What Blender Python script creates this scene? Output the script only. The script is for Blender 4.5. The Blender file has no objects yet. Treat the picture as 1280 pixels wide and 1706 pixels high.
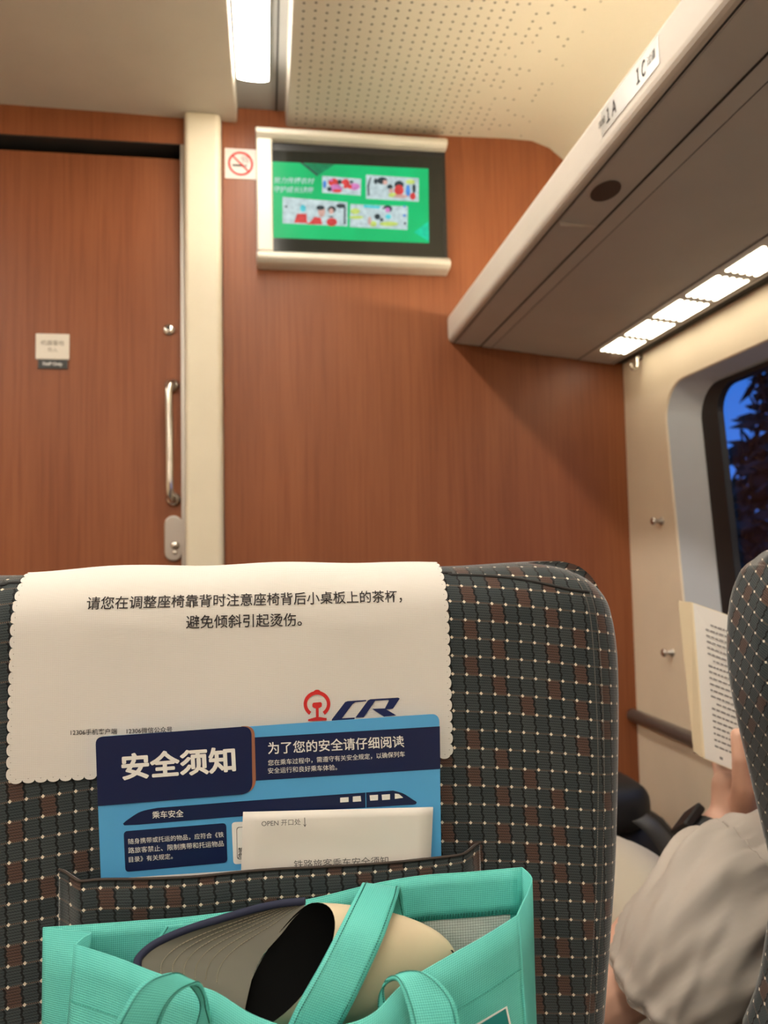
import bpy, bmesh, math, random
import numpy as np
from mathutils import Vector, Matrix, noise
random.seed(7)
SC = bpy.context.scene
COL = SC.collection
V3 = Vector
PI = math.pi

# ---------------------------------------------------------------- camera
F, CX, CY = 1300.0, 640.0, 853.0            # focal length in pixels of a 1280 x 1706 picture
CAM = np.array([0.0, 0.0, 1.2])
def _solve(vp=(445.0, 940.0), s=-0.02):
    a, b = vp[0] - CX, vp[1] - CY
    Y = np.array([a, -b, -F]); Y /= np.linalg.norm(Y)
    t = -(a * a + b * b + F * F) / (a + s * b)
    X = np.array([a + t, -(b + s * t), -F]); X /= np.linalg.norm(X)
    if X[0] < 0: X = -X
    return np.array([X, Y, np.cross(X, Y)])
ROT = _solve()
def ray(px, py): return ROT @ np.array([px - CX, -(py - CY), -F])
def PY(px, py, Y):                            # point at distance Y along the carriage
    r = ray(px, py); return V3(CAM + r * (Y / r[1]))
def PX(px, py, X):
    r = ray(px, py); return V3(CAM + r * (X / r[0]))
def PZ(px, py, Z):
    r = ray(px, py); return V3(CAM + r * ((Z - CAM[2]) / r[2]))
cam_d = bpy.data.cameras.new('camera'); cam = bpy.data.objects.new('camera', cam_d); COL.objects.link(cam)
m4 = Matrix([[*ROT[i], 0] for i in range(3)] + [[0, 0, 0, 1]])
cam.matrix_world = Matrix.Translation(V3(CAM)) @ m4
cam_d.sensor_fit = 'VERTICAL'; cam_d.sensor_height = 36.0; cam_d.lens = F / 1706.0 * 36.0
cam_d.clip_start = 0.02; cam_d.clip_end = 200
cam_d.dof.use_dof = True; cam_d.dof.focus_distance = 0.53; cam_d.dof.aperture_fstop = 9.5
SC.camera = cam
# ---------------------------------------------------------------- world, exposure
SC.view_settings.view_transform = 'Standard'; SC.view_settings.look = 'None'
SC.view_settings.exposure = 0.12; SC.view_settings.gamma = 1.0; SC.view_settings.use_curve_mapping = False
SC.cycles.use_denoising = True
SC.cycles.max_bounces = 8; SC.cycles.diffuse_bounces = 5
LAMP = (1.0, 0.93, 0.82)
E_STRIP, E_RACK, E_COVE, E_SKY = 29.0, 10.0, 58.0, 1.1
W = bpy.data.worlds.new('dusk'); SC.world = W; W.use_nodes = True
wn = W.node_tree.nodes; wl = W.node_tree.links
tc = wn.new('ShaderNodeTexCoord'); sx = wn.new('ShaderNodeSeparateXYZ'); cr = wn.new('ShaderNodeValToRGB')
wl.new(tc.outputs['Generated'], sx.inputs[0]); wl.new(sx.outputs[2], cr.inputs[0])
cr.color_ramp.elements[0].position = 0.0; cr.color_ramp.elements[0].color = (0.08, 0.22, 0.80, 1)
cr.color_ramp.elements[1].position = 0.35; cr.color_ramp.elements[1].color = (0.010, 0.14, 0.60, 1)
wl.new(cr.outputs[0], wn['Background'].inputs[0]); wn['Background'].inputs[1].default_value = E_SKY

# ---------------------------------------------------------------- materials
def lin(r, g, b):
    f = lambda c: (c / 255 / 12.92) if c / 255 <= 0.04045 else ((c / 255 + 0.055) / 1.055) ** 2.4
    return (f(r), f(g), f(b))
class NT:
    def __init__(s, name):
        s.m = bpy.data.materials.new(name); s.m.use_nodes = True
        s.t = s.m.node_tree; s.b = s.t.nodes['Principled BSDF']
    def n(s, kind, **kw):
        o = s.t.nodes.new('ShaderNode' + kind)
        for k, v in kw.items(): setattr(o, k, v)
        return o
    def put(s, sock, v):
        if hasattr(v, 'is_output'): s.t.links.new(v, sock)
        elif isinstance(v, (tuple, list)) and len(v) == 3 and sock.type == 'RGBA': sock.default_value = (*v, 1)
        else: sock.default_value = v
    def math(s, op, a, b=0.0, c=None):
        o = s.n('Math', operation=op); s.put(o.inputs[0], a); s.put(o.inputs[1], b)
        if c is not None: s.put(o.inputs[2], c)
        return o.outputs[0]
    def mix(s, f, a, b):
        o = s.n('Mix', data_type='RGBA'); s.put(o.inputs[0], f); s.put(o.inputs[6], a); s.put(o.inputs[7], b)
        return o.outputs[2]
    def set(s, **kw):
        for k, v in kw.items(): s.put(s.b.inputs[k.replace('_', ' ')], v)
        return s
    def bump(s, h, strength=0.3, dist=0.001):
        o = s.n('Bump'); s.put(o.inputs['Height'], h); o.inputs['Strength'].default_value = strength; o.inputs['Distance'].default_value = dist
        s.t.links.new(o.outputs[0], s.b.inputs['Normal'])
    def pos(s): return s.n('NewGeometry').outputs['Position']
    def uv(s):
        o = s.n('UVMap'); return o.outputs[0]
    def xyz(s, v):
        o = s.n('SeparateXYZ'); s.put(o.inputs[0], v); return o.outputs
    def comb(s, x, y, z=0.0):
        o = s.n('CombineXYZ'); s.put(o.inputs[0], x); s.put(o.inputs[1], y); s.put(o.inputs[2], z); return o.outputs[0]
    def noise(s, v, scale, detail=3, rough=0.5):
        o = s.n('TexNoise'); s.put(o.inputs['Vector'], v); o.inputs['Scale'].default_value = scale
        o.inputs['Detail'].default_value = detail; o.inputs['Roughness'].default_value = rough; return o.outputs[0]
    def scale(s, v, k):
        o = s.n('VectorMath', operation='MULTIPLY'); s.put(o.inputs[0], v); o.inputs[1].default_value = k; return o.outputs[0]

def plain(name, col, rough=0.5, metal=0.0, var=0.05, spec=0.5):
    n = NT(name); f = n.noise(n.pos(), 9.0, 4)
    c2 = tuple(c * (1 - var * 2) for c in col); c1 = tuple(min(1, c * (1 + var)) for c in col)
    n.set(Base_Color=n.mix(f, c2, c1), Roughness=rough, Metallic=metal, Specular_IOR_Level=spec)
    return n.m
def glow(name, col, k):
    n = NT(name); n.set(Base_Color=col, Emission_Color=col, Emission_Strength=k, Roughness=0.6); return n.m

def wood_mat():
    n = NT('cherry_wood'); p = n.pos()
    a = n.noise(n.scale(p, (9, 9, 0.55)), 1.6, 5, 0.6)
    b = n.noise(n.scale(p, (60, 60, 1.6)), 2.0, 3, 0.6)
    c = n.noise(n.scale(p, (2.2, 2.2, 0.35)), 1.0, 2)
    col = n.mix(a, (0.185, 0.052, 0.019), (0.345, 0.118, 0.046))
    r = n.math('MULTIPLY', n.math('SUBTRACT', b, 0.44), 1.7); r = n.math('MAXIMUM', n.math('MINIMUM', r, 0.6), 0.0)
    col = n.mix(r, col, (0.15, 0.035, 0.011))
    k = n.math('MULTIPLY', n.math('SUBTRACT', c, 0.5), 0.9); k = n.math('MAXIMUM', n.math('MINIMUM', k, 0.5), 0.0)
    col = n.mix(k, col, (0.43, 0.165, 0.07))
    n.set(Base_Color=col, Roughness=0.42, Specular_IOR_Level=0.35); n.bump(b, 0.06, 0.0006); return n.m

CU, CV = 0.01045, 0.0132
def fabric_mat():
    n = NT('seat_fabric'); x, y, _ = n.xyz(n.uv())
    v = n.math('DIVIDE', y, CV); fv = n.math('FRACT', v); iv = n.math('FLOOR', v)
    u0 = n.math('DIVIDE', x, CU); u = n.math('ADD', u0, n.math('MULTIPLY', fv, 0.16))
    # ragged vertical joints
    jag = n.math('MULTIPLY', n.math('PINGPONG', n.math('MULTIPLY', fv, 5.0), 1.0), 0.10)
    u = n.math('ADD', u, jag)
    fu = n.math('FRACT', u); iu = n.math('FLOOR', u)
    h = n.n('TexWhiteNoise', noise_dimensions='2D'); n.put(h.inputs['Vector'], n.comb(iu, iv)); rnd = h.outputs['Value']
    sel = n.math('FLOORED_MODULO', n.math('ADD', n.math('MULTIPLY', iv, 2.0), iu), 4.0)
    br = n.math('MULTIPLY', n.math('LESS_THAN', sel, 0.5), n.math('LESS_THAN', rnd, 0.62))
    base = n.mix(rnd, (0.036, 0.049, 0.054), (0.054, 0.066, 0.070))
    col = n.mix(br, base, (0.098, 0.056, 0.044))
    # weave ribs
    rib = n.math('SINE', n.math('MULTIPLY', n.math('ADD', fv, n.math('MULTIPLY', n.math('SINE', n.math('MULTIPLY', fu, 38.0)), 0.012)), 2 * PI * 7))
    rb = n.math('MULTIPLY', n.math('ADD', rib, 1.0), 0.5)
    col = n.mix(n.math('MULTIPLY', rb, 0.5), col, (0.012, 0.014, 0.015))
    # black joints, thin tan line and white knots
    jl = n.math('LESS_THAN', fu, 0.15); col = n.mix(n.math('MULTIPLY', jl, 0.9), col, (0.006, 0.006, 0.007))
    hl = n.math('MULTIPLY', n.math('LESS_THAN', fv, 0.085), n.math('GREATER_THAN', n.math('SINE', n.math('MULTIPLY', fu, 2 * PI * 8)), -0.1))
    col = n.mix(n.math('MULTIPLY', hl, 0.75), col, (0.17, 0.115, 0.085))
    fu0 = n.math('FRACT', u0)
    du = n.math('ABSOLUTE', n.math('SUBTRACT', n.math('FRACT', n.math('ADD', u0, 0.42)), 0.5)); dv = n.math('ABSOLUTE', n.math('SUBTRACT', n.math('FRACT', n.math('ADD', v, 0.45)), 0.5))
    d = n.math('ADD', n.math('MULTIPLY', du, CU), n.math('MULTIPLY', dv, CV))
    kn = n.math('LESS_THAN', d, 0.00132); col = n.mix(kn, col, (0.72, 0.64, 0.52))
    hgt = n.math('ADD', n.math('MULTIPLY', rb, 0.4), n.math('SUBTRACT', kn, jl))
    n.set(Base_Color=col, Roughness=0.85, Specular_IOR_Level=0.25, Sheen_Weight=0.5, Sheen_Roughness=0.35)
    n.bump(hgt, 0.5, 0.0007); return n.m

def cloth_mat():
    n = NT('white_cloth'); x, y, _ = n.xyz(n.uv())
    a = n.math('SINE', n.math('MULTIPLY', y, 2 * PI / 0.0011)); b = n.math('SINE', n.math('MULTIPLY', x, 2 * PI / 0.0013))
    w = n.math('ADD', n.math('MULTIPLY', a, 0.5), n.math('MULTIPLY', b, 0.12))
    f = n.math('MULTIPLY', n.math('ADD', w, 0.85), 0.5)
    n.set(Base_Color=n.mix(f, (0.62, 0.59, 0.55), (0.78, 0.76, 0.73)), Roughness=0.9, Specular_IOR_Level=0.2); n.bump(w, 0.35, 0.0003); return n.m

def nonwoven(name, c1, c2, k=420.0):
    n = NT(name); x, y, _ = n.xyz(n.uv())
    a = n.math('ADD', n.math('MULTIPLY', x, k * 2 * PI), n.math('MULTIPLY', y, k * 2 * PI)); b = n.math('SUBTRACT', n.math('MULTIPLY', x, k * 2 * PI), n.math('MULTIPLY', y, k * 2 * PI))
    d = n.math('MULTIPLY', n.math('SINE', a), n.math('SINE', b))
    f = n.math('ADD', n.math('MULTIPLY', d, 0.3), 0.6)
    big = n.noise(n.pos(), 28.0, 3)
    f = n.math('ADD', f, n.math('MULTIPLY', n.math('SUBTRACT', big, 0.5), 0.5))
    n.set(Base_Color=n.mix(f, c1, c2), Roughness=0.55, Specular_IOR_Level=0.35); n.bump(d, 0.35, 0.0004); return n.m

def perf_mat(x0, x1, pu, pv):
    n = NT('perforated_cream'); x, y, _ = n.xyz(n.pos())
    u = n.math('DIVIDE', n.math('SUBTRACT', x, x0), pu); v = n.math('DIVIDE', y, pv)
    par = n.math('FLOORED_MODULO', n.math('FLOOR', u), 2.0)
    v = n.math('ADD', v, n.math('MULTIPLY', par, 0.18))
    du = n.math('MULTIPLY', n.math('SUBTRACT', n.math('FRACT', u), 0.5), pu); dv = n.math('MULTIPLY', n.math('SUBTRACT', n.math('FRACT', v), 0.5), pv)
    d = n.math('SQRT', n.math('ADD', n.math('MULTIPLY', du, du), n.math('MULTIPLY', dv, dv)))
    h = n.n('TexWhiteNoise', noise_dimensions='2D'); n.put(h.inputs['Vector'], n.comb(n.math('FLOOR', u), n.math('FLOOR', v)))
    t = n.math('DIVIDE', n.math('SUBTRACT', x, x0), x1 - x0)
    keep = n.math('GREATER_THAN', h.outputs['Value'], n.math('MULTIPLY', n.math('SUBTRACT', t, 0.68), 2.6))
    inx = n.math('MULTIPLY', n.math('GREATER_THAN', x, x0), n.math('LESS_THAN', x, x1))
    hole = n.math('MULTIPLY', n.math('MULTIPLY', n.math('LESS_THAN', d, 0.0030), keep), inx)
    n.set(Base_Color=n.mix(hole, (0.56, 0.51, 0.41), (0.05, 0.042, 0.032)), Roughness=0.6); return n.m

M = {}
M['wood'] = wood_mat(); M['fabric'] = fabric_mat(); M['cloth'] = cloth_mat()
M['cream'] = plain('cream_panel', (0.82, 0.70, 0.54), 0.5)
M['ceil'] = plain('ceiling_panel', (0.60, 0.55, 0.47), 0.6)
M['perf'] = perf_mat(0.075, 0.70, 0.0245, 0.0235)
M['grey'] = plain('grey_channel', (0.30, 0.29, 0.27), 0.5)
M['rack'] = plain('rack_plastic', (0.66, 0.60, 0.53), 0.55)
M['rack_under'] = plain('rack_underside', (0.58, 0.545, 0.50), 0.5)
M['groove'] = plain('dark_groove', (0.02, 0.018, 0.016), 0.7)
M['pillar'] = plain('pillar_paint', (0.74, 0.66, 0.50), 0.4)
M['alu'] = plain('brushed_aluminium', (0.62, 0.58, 0.50), 0.5, 0.2)
M['chrome'] = plain('polished_steel', (0.72, 0.68, 0.62), 0.16, 1.0)
M['steel'] = plain('satin_steel', (0.50, 0.46, 0.41), 0.38, 0.9)
M['dark'] = plain('matt_black', (0.010, 0.010, 0.011), 0.45)
M['rubber'] = plain('black_rubber', (0.008, 0.008, 0.009), 0.5)
M['reveal'] = plain('window_surround', (0.47, 0.50, 0.55), 0.45)
M['floor'] = plain('floor_vinyl', (0.16, 0.15, 0.14), 0.5)
M['rail'] = plain('grey_rail', (0.30, 0.29, 0.28), 0.35, 0.5)
M['card_blue'] = plain('card_blue', lin(84, 166, 222), 0.35)
M['navy'] = plain('navy_print', lin(15, 30, 72), 0.35)
M['copper'] = plain('copper_print', lin(160, 105, 80), 0.4)
M['white_ink'] = plain('white_ink', (0.80, 0.79, 0.76), 0.5, var=0.02)
M['paper'] = plain('white_paper', (0.74, 0.71, 0.67), 0.7, var=0.03)
M['black_ink'] = plain('black_ink', (0.018, 0.014, 0.016), 0.8)
M['red_ink'] = plain('red_ink', lin(205, 40, 38), 0.8)
M['navy_ink'] = plain('navy_ink', lin(14, 30, 84), 0.8)
M['grey_ink'] = plain('grey_ink', (0.10, 0.10, 0.10), 0.8)
M['teal'] = nonwoven('teal_nonwoven', lin(45, 158, 150), lin(116, 216, 206))
M['teal_dark'] = plain('teal_thread', lin(20, 110, 98), 0.6)
M['lining'] = nonwoven('grey_lining', (0.36, 0.37, 0.35), (0.66, 0.66, 0.63), 300.0)
M['patch'] = plain('deep_teal_print', lin(0, 118, 118), 0.4)
M['olive'] = plain('brim_underside', (0.140, 0.135, 0.110), 0.9, var=0.12)
M['thread'] = plain('tan_thread', (0.30, 0.27, 0.20), 0.8)
M['capnavy'] = plain('navy_twill', (0.012, 0.016, 0.045), 0.8)
M['beige'] = plain('beige_felt', (0.70, 0.58, 0.40), 0.95, var=0.08)
M['skin'] = plain('skin', (0.74, 0.44, 0.32), 0.5, var=0.10)
M['shirt'] = plain('greige_cotton', (0.50, 0.45, 0.40), 0.9, var=0.05)
M['khaki'] = plain('khaki_cotton', (0.52, 0.47, 0.38), 0.9, var=0.05)
M['hair'] = plain('dark_hair', (0.015, 0.012, 0.010), 0.5)
M['page'] = plain('book_page', (0.74, 0.71, 0.67), 0.8, var=0.02)
M['pageedge'] = plain('book_edges', (0.80, 0.68, 0.47), 0.8, var=0.03)
M['cover_red'] = plain('maroon_board', (0.10, 0.03, 0.025), 0.6)
M['nylon'] = plain('black_nylon', (0.012, 0.012, 0.013), 0.5)
M['webbing'] = plain('grey_webbing', (0.07, 0.07, 0.07), 0.45)
M['seam'] = plain('dark_piping', (0.012, 0.012, 0.012), 0.7)
M['seamlight'] = plain('pale_stitch', (0.16, 0.15, 0.14), 0.8)
M['strip'] = glow('lamp_diffuser', LAMP, E_STRIP)
M['rackglow'] = glow('rack_lamp', (1.0, 0.90, 0.68), E_RACK)
M['cove'] = glow('cove_lamp', (1.0, 0.88, 0.66), E_COVE)
M['tree'] = plain('leaf_dark', (0.02, 0.03, 0.02), 0.9)
M['bark'] = plain('bark', (0.03, 0.022, 0.016), 0.9)
M['ground'] = plain('dark_ground', (0.03, 0.035, 0.025), 0.9)

# ---------------------------------------------------------------- mesh helpers
ROOTS = {}
def wloc(o):
    v = V3((0, 0, 0))
    while o is not None: v = v + o.location; o = o.parent
    return v
def mk(name, Vs, Fs, mat, parent=None, smooth=False, uv=None, origin=None, mods=()):
    """verts in world space; linked as one mesh object"""
    Vs = [V3(v) for v in Vs]
    if parent is not None: off = wloc(parent); loc = V3((0, 0, 0))
    else:
        if origin is None:
            lo = [min(v[i] for v in Vs) for i in range(3)]; hi = [max(v[i] for v in Vs) for i in range(3)]
            origin = V3(((lo[0] + hi[0]) / 2, (lo[1] + hi[1]) / 2, lo[2]))
        off = V3(origin); loc = off
    me = bpy.data.meshes.new(name); me.from_pydata([v - off for v in Vs], [], Fs)
    mats = mat if isinstance(mat, list) else [mat]
    for m in mats: me.materials.append(M[m] if isinstance(m, str) else m)
    if uv is not None:
        L = me.uv_layers.new(name='UVMap')
        for l in me.loops: L.data[l.index].uv = uv[l.vertex_index]
    if smooth:
        for p in me.polygons: p.use_smooth = True
    me.update()
    o = bpy.data.objects.new(name, me); COL.objects.link(o)
    o.location = loc
    if parent is not None: o.parent = parent
    for kind, kw in mods:
        md = o.modifiers.new(kind.lower(), kind)
        for k, v in kw.items(): setattr(md, k, v)
    return o
def tag(o, label=None, cat=None, group=None, kind=None):
    if label: o['label'] = label
    if cat: o['category'] = cat
    if group: o['group'] = group
    if kind: o['kind'] = kind
    return o
def empty(name, loc, label, cat, group=None):
    o = bpy.data.objects.new(name, None); COL.objects.link(o); o.location = loc; o.empty_display_size = 0.05
    return tag(o, label, cat, group)
class MB:
    def __init__(s): s.V = []; s.F = []; s.U = []
    def add(s, V, F, U=None):
        k = len(s.V); s.V += [V3(v) for v in V]; s.F += [tuple(i + k for i in f) for f in F]
        s.U += (U if U else [(0, 0)] * len(V)); return s
    def box(s, a, b):
        x0, y0, z0 = a; x1, y1, z1 = b
        return s.add([(x0, y0, z0), (x1, y0, z0), (x1, y1, z0), (x0, y1, z0), (x0, y0, z1), (x1, y0, z1), (x1, y1, z1), (x0, y1, z1)],
                     [(3, 2, 1, 0), (4, 5, 6, 7), (0, 1, 5, 4), (1, 2, 6, 5), (2, 3, 7, 6), (3, 0, 4, 7)])
    def tube(s, pts, r, n=10, cap=True):
        pts = [V3(p) for p in pts]; rs = r if isinstance(r, (list, tuple)) else [r] * len(pts)
        t0 = (pts[1] - pts[0]).normalized(); up = V3((0, 0, 1)) if abs(t0.z) < 0.9 else V3((1, 0, 0))
        a = t0.cross(up).normalized(); V = []; Fc = []
        for i, p in enumerate(pts):
            t = (pts[min(i + 1, len(pts) - 1)] - pts[max(i - 1, 0)]).normalized()
            a = (a - t * a.dot(t)).normalized(); b = t.cross(a)
            for k in range(n): V.append(p + (a * math.cos(2 * PI * k / n) + b * math.sin(2 * PI * k / n)) * rs[i])
        for i in range(len(pts) - 1):
            for k in range(n):
                k2 = (k + 1) % n; Fc.append((i * n + k, i * n + k2, (i + 1) * n + k2, (i + 1) * n + k))
        if cap: Fc.append(tuple(range(n))[::-1]); Fc.append(tuple((len(pts) - 1) * n + k for k in range(n)))
        return s.add(V, Fc)
    def grid(s, rows, closed=False, U=None):
        n = len(rows[0]); V = [p for r in rows for p in r]; Fc = []
        for i in range(len(rows) - 1):
            for k in range(n if closed else n - 1):
                k2 = (k + 1) % n; Fc.append((i * n + k, i * n + k2, (i + 1) * n + k2, (i + 1) * n + k))
        return s.add(V, Fc, U)
    def poly_prism(s, pts, d):
        """planar polygon pushed along d"""
        n = len(pts); V = [V3(p) for p in pts] + [V3(p) + V3(d) for p in pts]
        return s.add(V, [tuple(range(n)), tuple(range(2 * n - 1, n - 1, -1))] + [(i, n + i, n + (i + 1) % n, (i + 1) % n) for i in range(n)])
    def lathe(s, c, axis, prof, n=24):
        c = V3(c); ax = V3(axis).normalized(); u = ax.orthogonal().normalized(); w = ax.cross(u)
        rows = [[c + ax * h + (u * math.cos(2 * PI * k / n) + w * math.sin(2 * PI * k / n)) * r for k in range(n)] for r, h in prof]
        s.grid(rows, True)
        if prof[-1][0] > 1e-5: k = len(s.V) - n; s.F.append(tuple(range(k, k + n)))
        return s
    def build(s, name, mat, parent=None, smooth=False, mods=(), uv=False, origin=None):
        return mk(name, s.V, s.F, mat, parent, smooth, s.U if uv else None, origin, mods)
BEV = lambda w, seg=2: ('BEVEL', dict(width=w, segments=seg, limit_method='ANGLE'))
SUB = lambda k=1: ('SUBSURF', dict(levels=k, render_levels=k))
SOL = lambda t, off=0.0: ('SOLIDIFY', dict(thickness=t, offset=off))
def catmull(P, k=8):
    """smooth polyline through lists of equal-length float tuples"""
    P = [np.array(p, float) for p in P]; out = []
    for i in range(len(P) - 1):
        p0 = P[max(i - 1, 0)]; p1 = P[i]; p2 = P[i + 1]; p3 = P[min(i + 2, len(P) - 1)]
        for j in range(k):
            t = j / k; out.append(0.5 * ((2 * p1) + (-p0 + p2) * t + (2 * p0 - 5 * p1 + 4 * p2 - p3) * t * t + (-p0 + 3 * p1 - 3 * p2 + p3) * t ** 3))
    out.append(P[-1]); return out
def smoothstep(t): t = max(0, min(1, t)); return t * t * (3 - 2 * t)
def struct(o): o['kind'] = 'structure'; return o

def text_geo(s, size=1.0, fat=0.0, align='LEFT', spacing=1.0, shear=0.0, res=3):
    cu = bpy.data.curves.new('lettering', 'FONT'); cu.body = s; cu.size = size; cu.offset = fat; cu.align_x = align
    cu.space_character = spacing; cu.shear = shear; cu.resolution_u = res; cu.fill_mode = 'FRONT'
    o = bpy.data.objects.new('lettering_source', cu); COL.objects.link(o)
    dg = bpy.context.evaluated_depsgraph_get(); dg.update()
    me = bpy.data.meshes.new_from_object(o.evaluated_get(dg))
    V = [tuple(v.co) for v in me.vertices]; Fc = [tuple(p.vertices) for p in me.polygons]
    bpy.data.objects.remove(o); bpy.data.curves.remove(cu); bpy.data.meshes.remove(me)
    return V, Fc
def text_fit(mb, s, p0, p1, up, fmap=None, h=None, fat=0.0, nrm=None, shear=0.0):
    """lay a string so that its ink runs from p0 to p1 (world points on the baseline); up = world up direction; h = ink height"""
    V, Fc = text_geo(s, 1.0, fat, shear=shear)
    x0 = min(v[0] for v in V); x1 = max(v[0] for v in V); y0 = min(v[1] for v in V); y1 = max(v[1] for v in V)
    p0 = V3(p0); p1 = V3(p1); ex = (p1 - p0) / (x1 - x0); ey = V3(up).normalized() * (ex.length if h is None else h / (y1 - y0))
    out = [p0 + ex * (v[0] - x0) + ey * (v[1] - y0) for v in V]
    if fmap: out = [fmap(p) for p in out]
    if nrm is not None: out = [p + V3(nrm) for p in out]
    mb.add(out, Fc); return mb

# ================================================================= SETTING
D = 2.0                                      # end wall
XR = 0.977; XL = -2.277; YB = -4.5; ZC = 2.36
# floor, left wall, back wall
struct(MB().box((XL - .05, YB, -.05), (XR + .05, D + .1, 0)).build('floor', 'floor'))
struct(MB().box((XL - .05, YB, 0), (XL, D + .1, 2.6)).build('wall_left', 'cream'))
struct(MB().box((XL - .05, YB - .05, 0), (XR + .05, YB, 2.6)).build('wall_back', 'wood'))
# end wall with the door opening left of the pillar
w = MB(); w.box((-.104, D, 0), (XR + .04, D + .1, 2.6)); w.box((XL - .05, D, 2.285), (-.198, D + .1, 2.6)); w.box((XL - .05, D, 0), (-1.10, D + .1, 2.285)); w.box((-.2, D + .02, 0), (-.1, D + .1, 2.6))
struct(w.build('wall_front', 'wood'))
d1 = struct(MB().box((-1.10, D + .035, 0.0), (-.204, D + .075, 2.262)).build('door_1', 'wood'))
struct(MB().box((-1.12, D + .08, 0), (-.19, D + .095, 2.30)).build('trim_2', 'groove'))
struct(MB().box((-.210, D - .002, 0), (-.2005, D + .034, 2.283)).build('trim_3', 'steel'))
def rpillar(x0, x1, y0, y1, z0, z1, r=.014):
    pts = [(x0, y1), (x0, y0 + r)]
    for k in range(1, 7): a = PI + k / 6 * PI / 2; pts.append((x0 + r + r * math.cos(a), y0 + r + r * math.sin(a)))
    for k in range(0, 7): a = 1.5 * PI + k / 6 * PI / 2; pts.append((x1 - r + r * math.cos(a), y0 + r + r * math.sin(a)))
    pts.append((x1, y1)); return MB().poly_prism([(x, y, z0) for x, y in pts], (0, 0, z1 - z0))
struct(rpillar(-.198, -.106, D - .034, D + .02, 0, 2.352).build('trim_1', 'pillar'))
struct(MB().box((-1.10, D + .0005, 2.2825), (-.199, D + .080, 2.2849)).build('gap_shade_strip', 'groove'))  # near-black strip added as painted shade in the gap above the door
# door furniture
hd = empty('door_handle', (0, 0, 0), None, None); hd.parent = d1; hd.location = -d1.location
def on_wall(px, py, Y): return PY(px, py, Y)
Yd = D + .035
ht = PY(287, 643, Yd); hb = PY(289, 832, Yd)
g = MB()
tp = PY(281, 650, Yd - .045); bt = PY(283, 822, Yd - .045)
cen = catmull([ht + V3((0, 0, 0)), ht + V3((0, -.03, 0)), tp + V3((0, 0, -.008)), tp.lerp(bt, .3), tp.lerp(bt, .7), bt + V3((0, 0, .008)), hb + V3((0, -.03, 0)), hb], 7)
g.tube([V3(c) for c in cen], .0098, 14)
hgrip = g.build('grip', 'chrome', hd, True)
for c in (ht, hb): MB().lathe(c, (0, -1, 0), [(.0185, 0), (.0185, .006), (.015, .012), (.009, .016), (0, .017)], 24).build('rosette', 'chrome', hd, True)
lk = empty('door_lock', (0, 0, 0), None, None); lk.parent = d1; lk.location = -d1.location
a = PY(290, 897, Yd); hw_, hh = .0225, .0575
pts = [(a.x + hw_ * math.cos(t), Yd - .012, a.z + (hh - hw_) + hw_ * math.sin(t)) for t in np.linspace(0, PI, 13)] + [(a.x + hw_ * math.cos(t), Yd - .012, a.z - (hh - hw_) + hw_ * math.sin(t)) for t in np.linspace(PI, 2 * PI, 13)]
MB().poly_prism(pts, (0, .012, 0)).build('plate', 'steel', lk, False, [BEV(.003)])
MB().lathe((a.x + .004, Yd - .012, a.z - .018), (0, -1, 0), [(.011, 0), (.010, .008), (.006, .012), (0, .012)], 18).build('thumb_turn', 'chrome', lk, True)
MB().lathe((a.x + .004, Yd - .012, a.z - .036), (0, -1, 0), [(.006, 0), (.005, .005), (0, .005)], 14).build('key_cylinder', 'chrome', lk, True)
kk = PY(282, 550, Yd)
kh = MB().lathe(kk, (0, -1, 0), [(.0145, 0), (.0145, .004), (.011, .007), (.005, .008), (0, .008)], 22).build('keyhole_cover', 'chrome', d1, True)
MB().box((kk.x - .004, Yd - .0095, kk.z - .001), (kk.x + .003, Yd - .0078, kk.z + .009)).build('keyhole', 'dark', kh)

# right wall: cream panel with the window opening, reveal, gasket, pane
WY0, WY1, WZ0, WZ1, WRad = 0.25, 1.785, 0.805, 1.622, 0.085
def rrect(y0, y1, z0, z1, r, n=8):
    return [(y - (max(0, 1.38 - z) * LEAN if y > 1 else 0), z) for y, z in rrect_(y0, y1, z0, z1, r, n)]
LEAN = .135
def rrect_(y0, y1, z0, z1, r, n=8):
    out = []
    for cy, cz, a0 in ((y1 - r, z1 - r, 0), (y0 + r, z1 - r, PI / 2), (y0 + r, z0 + r, PI), (y1 - r, z0 + r, 1.5 * PI)):
        for k in range(n + 1):
            a = a0 + k / n * PI / 2; out.append((cy + r * math.cos(a), cz + r * math.sin(a)))
    return out
def plate_with_hole(mb, X, outer, hole):
    """outer = (y0,y1,z0,z1); hole loop of 4 rounded corners starting at the +y,+z one"""
    y0, y1, z0, z1 = outer; n = len(hole) // 4
    co = [(y1, z1), (y0, z1), (y0, z0), (y1, z0)]
    V = [(X, *p) for p in hole] + [(X, *c) for c in co]; H = len(hole); Fc = []
    for q in range(4):
        for k in range(n - 1): Fc.append((H + q, q * n + k, q * n + k + 1))
        e = q * n + n - 1; Fc.append((H + q, e, (e + 1) % H, H + (q + 1) % 4))
    mb.add(V, Fc)
def loft_loops(mb, loops):
    mb.grid([[V3(p) for p in l] for l in loops], True)
H0 = rrect(WY0, WY1, WZ0, WZ1, WRad)
w = MB(); plate_with_hole(w, XR, (YB, D, 0.795, 1.76), H0)
w.add([(XR, YB, 1.76), (XR, D, 1.76), (XR, D, 2.6), (XR, YB, 2.6)], [(0, 1, 2, 3)])
w.add([(XR, YB, 0), (XR, D, 0), (XR, D, .795), (XR, YB, .795)], [(0, 1, 2, 3)])
loft_loops(w, [[(XR, y, z) for y, z in H0], [(XR + .004, y, z) for y, z in rrect(WY0 + .003, WY1 - .003, WZ0 + .003, WZ1 - .003, WRad)]])
struct(w.build('wall_right', 'cream'))
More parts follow.
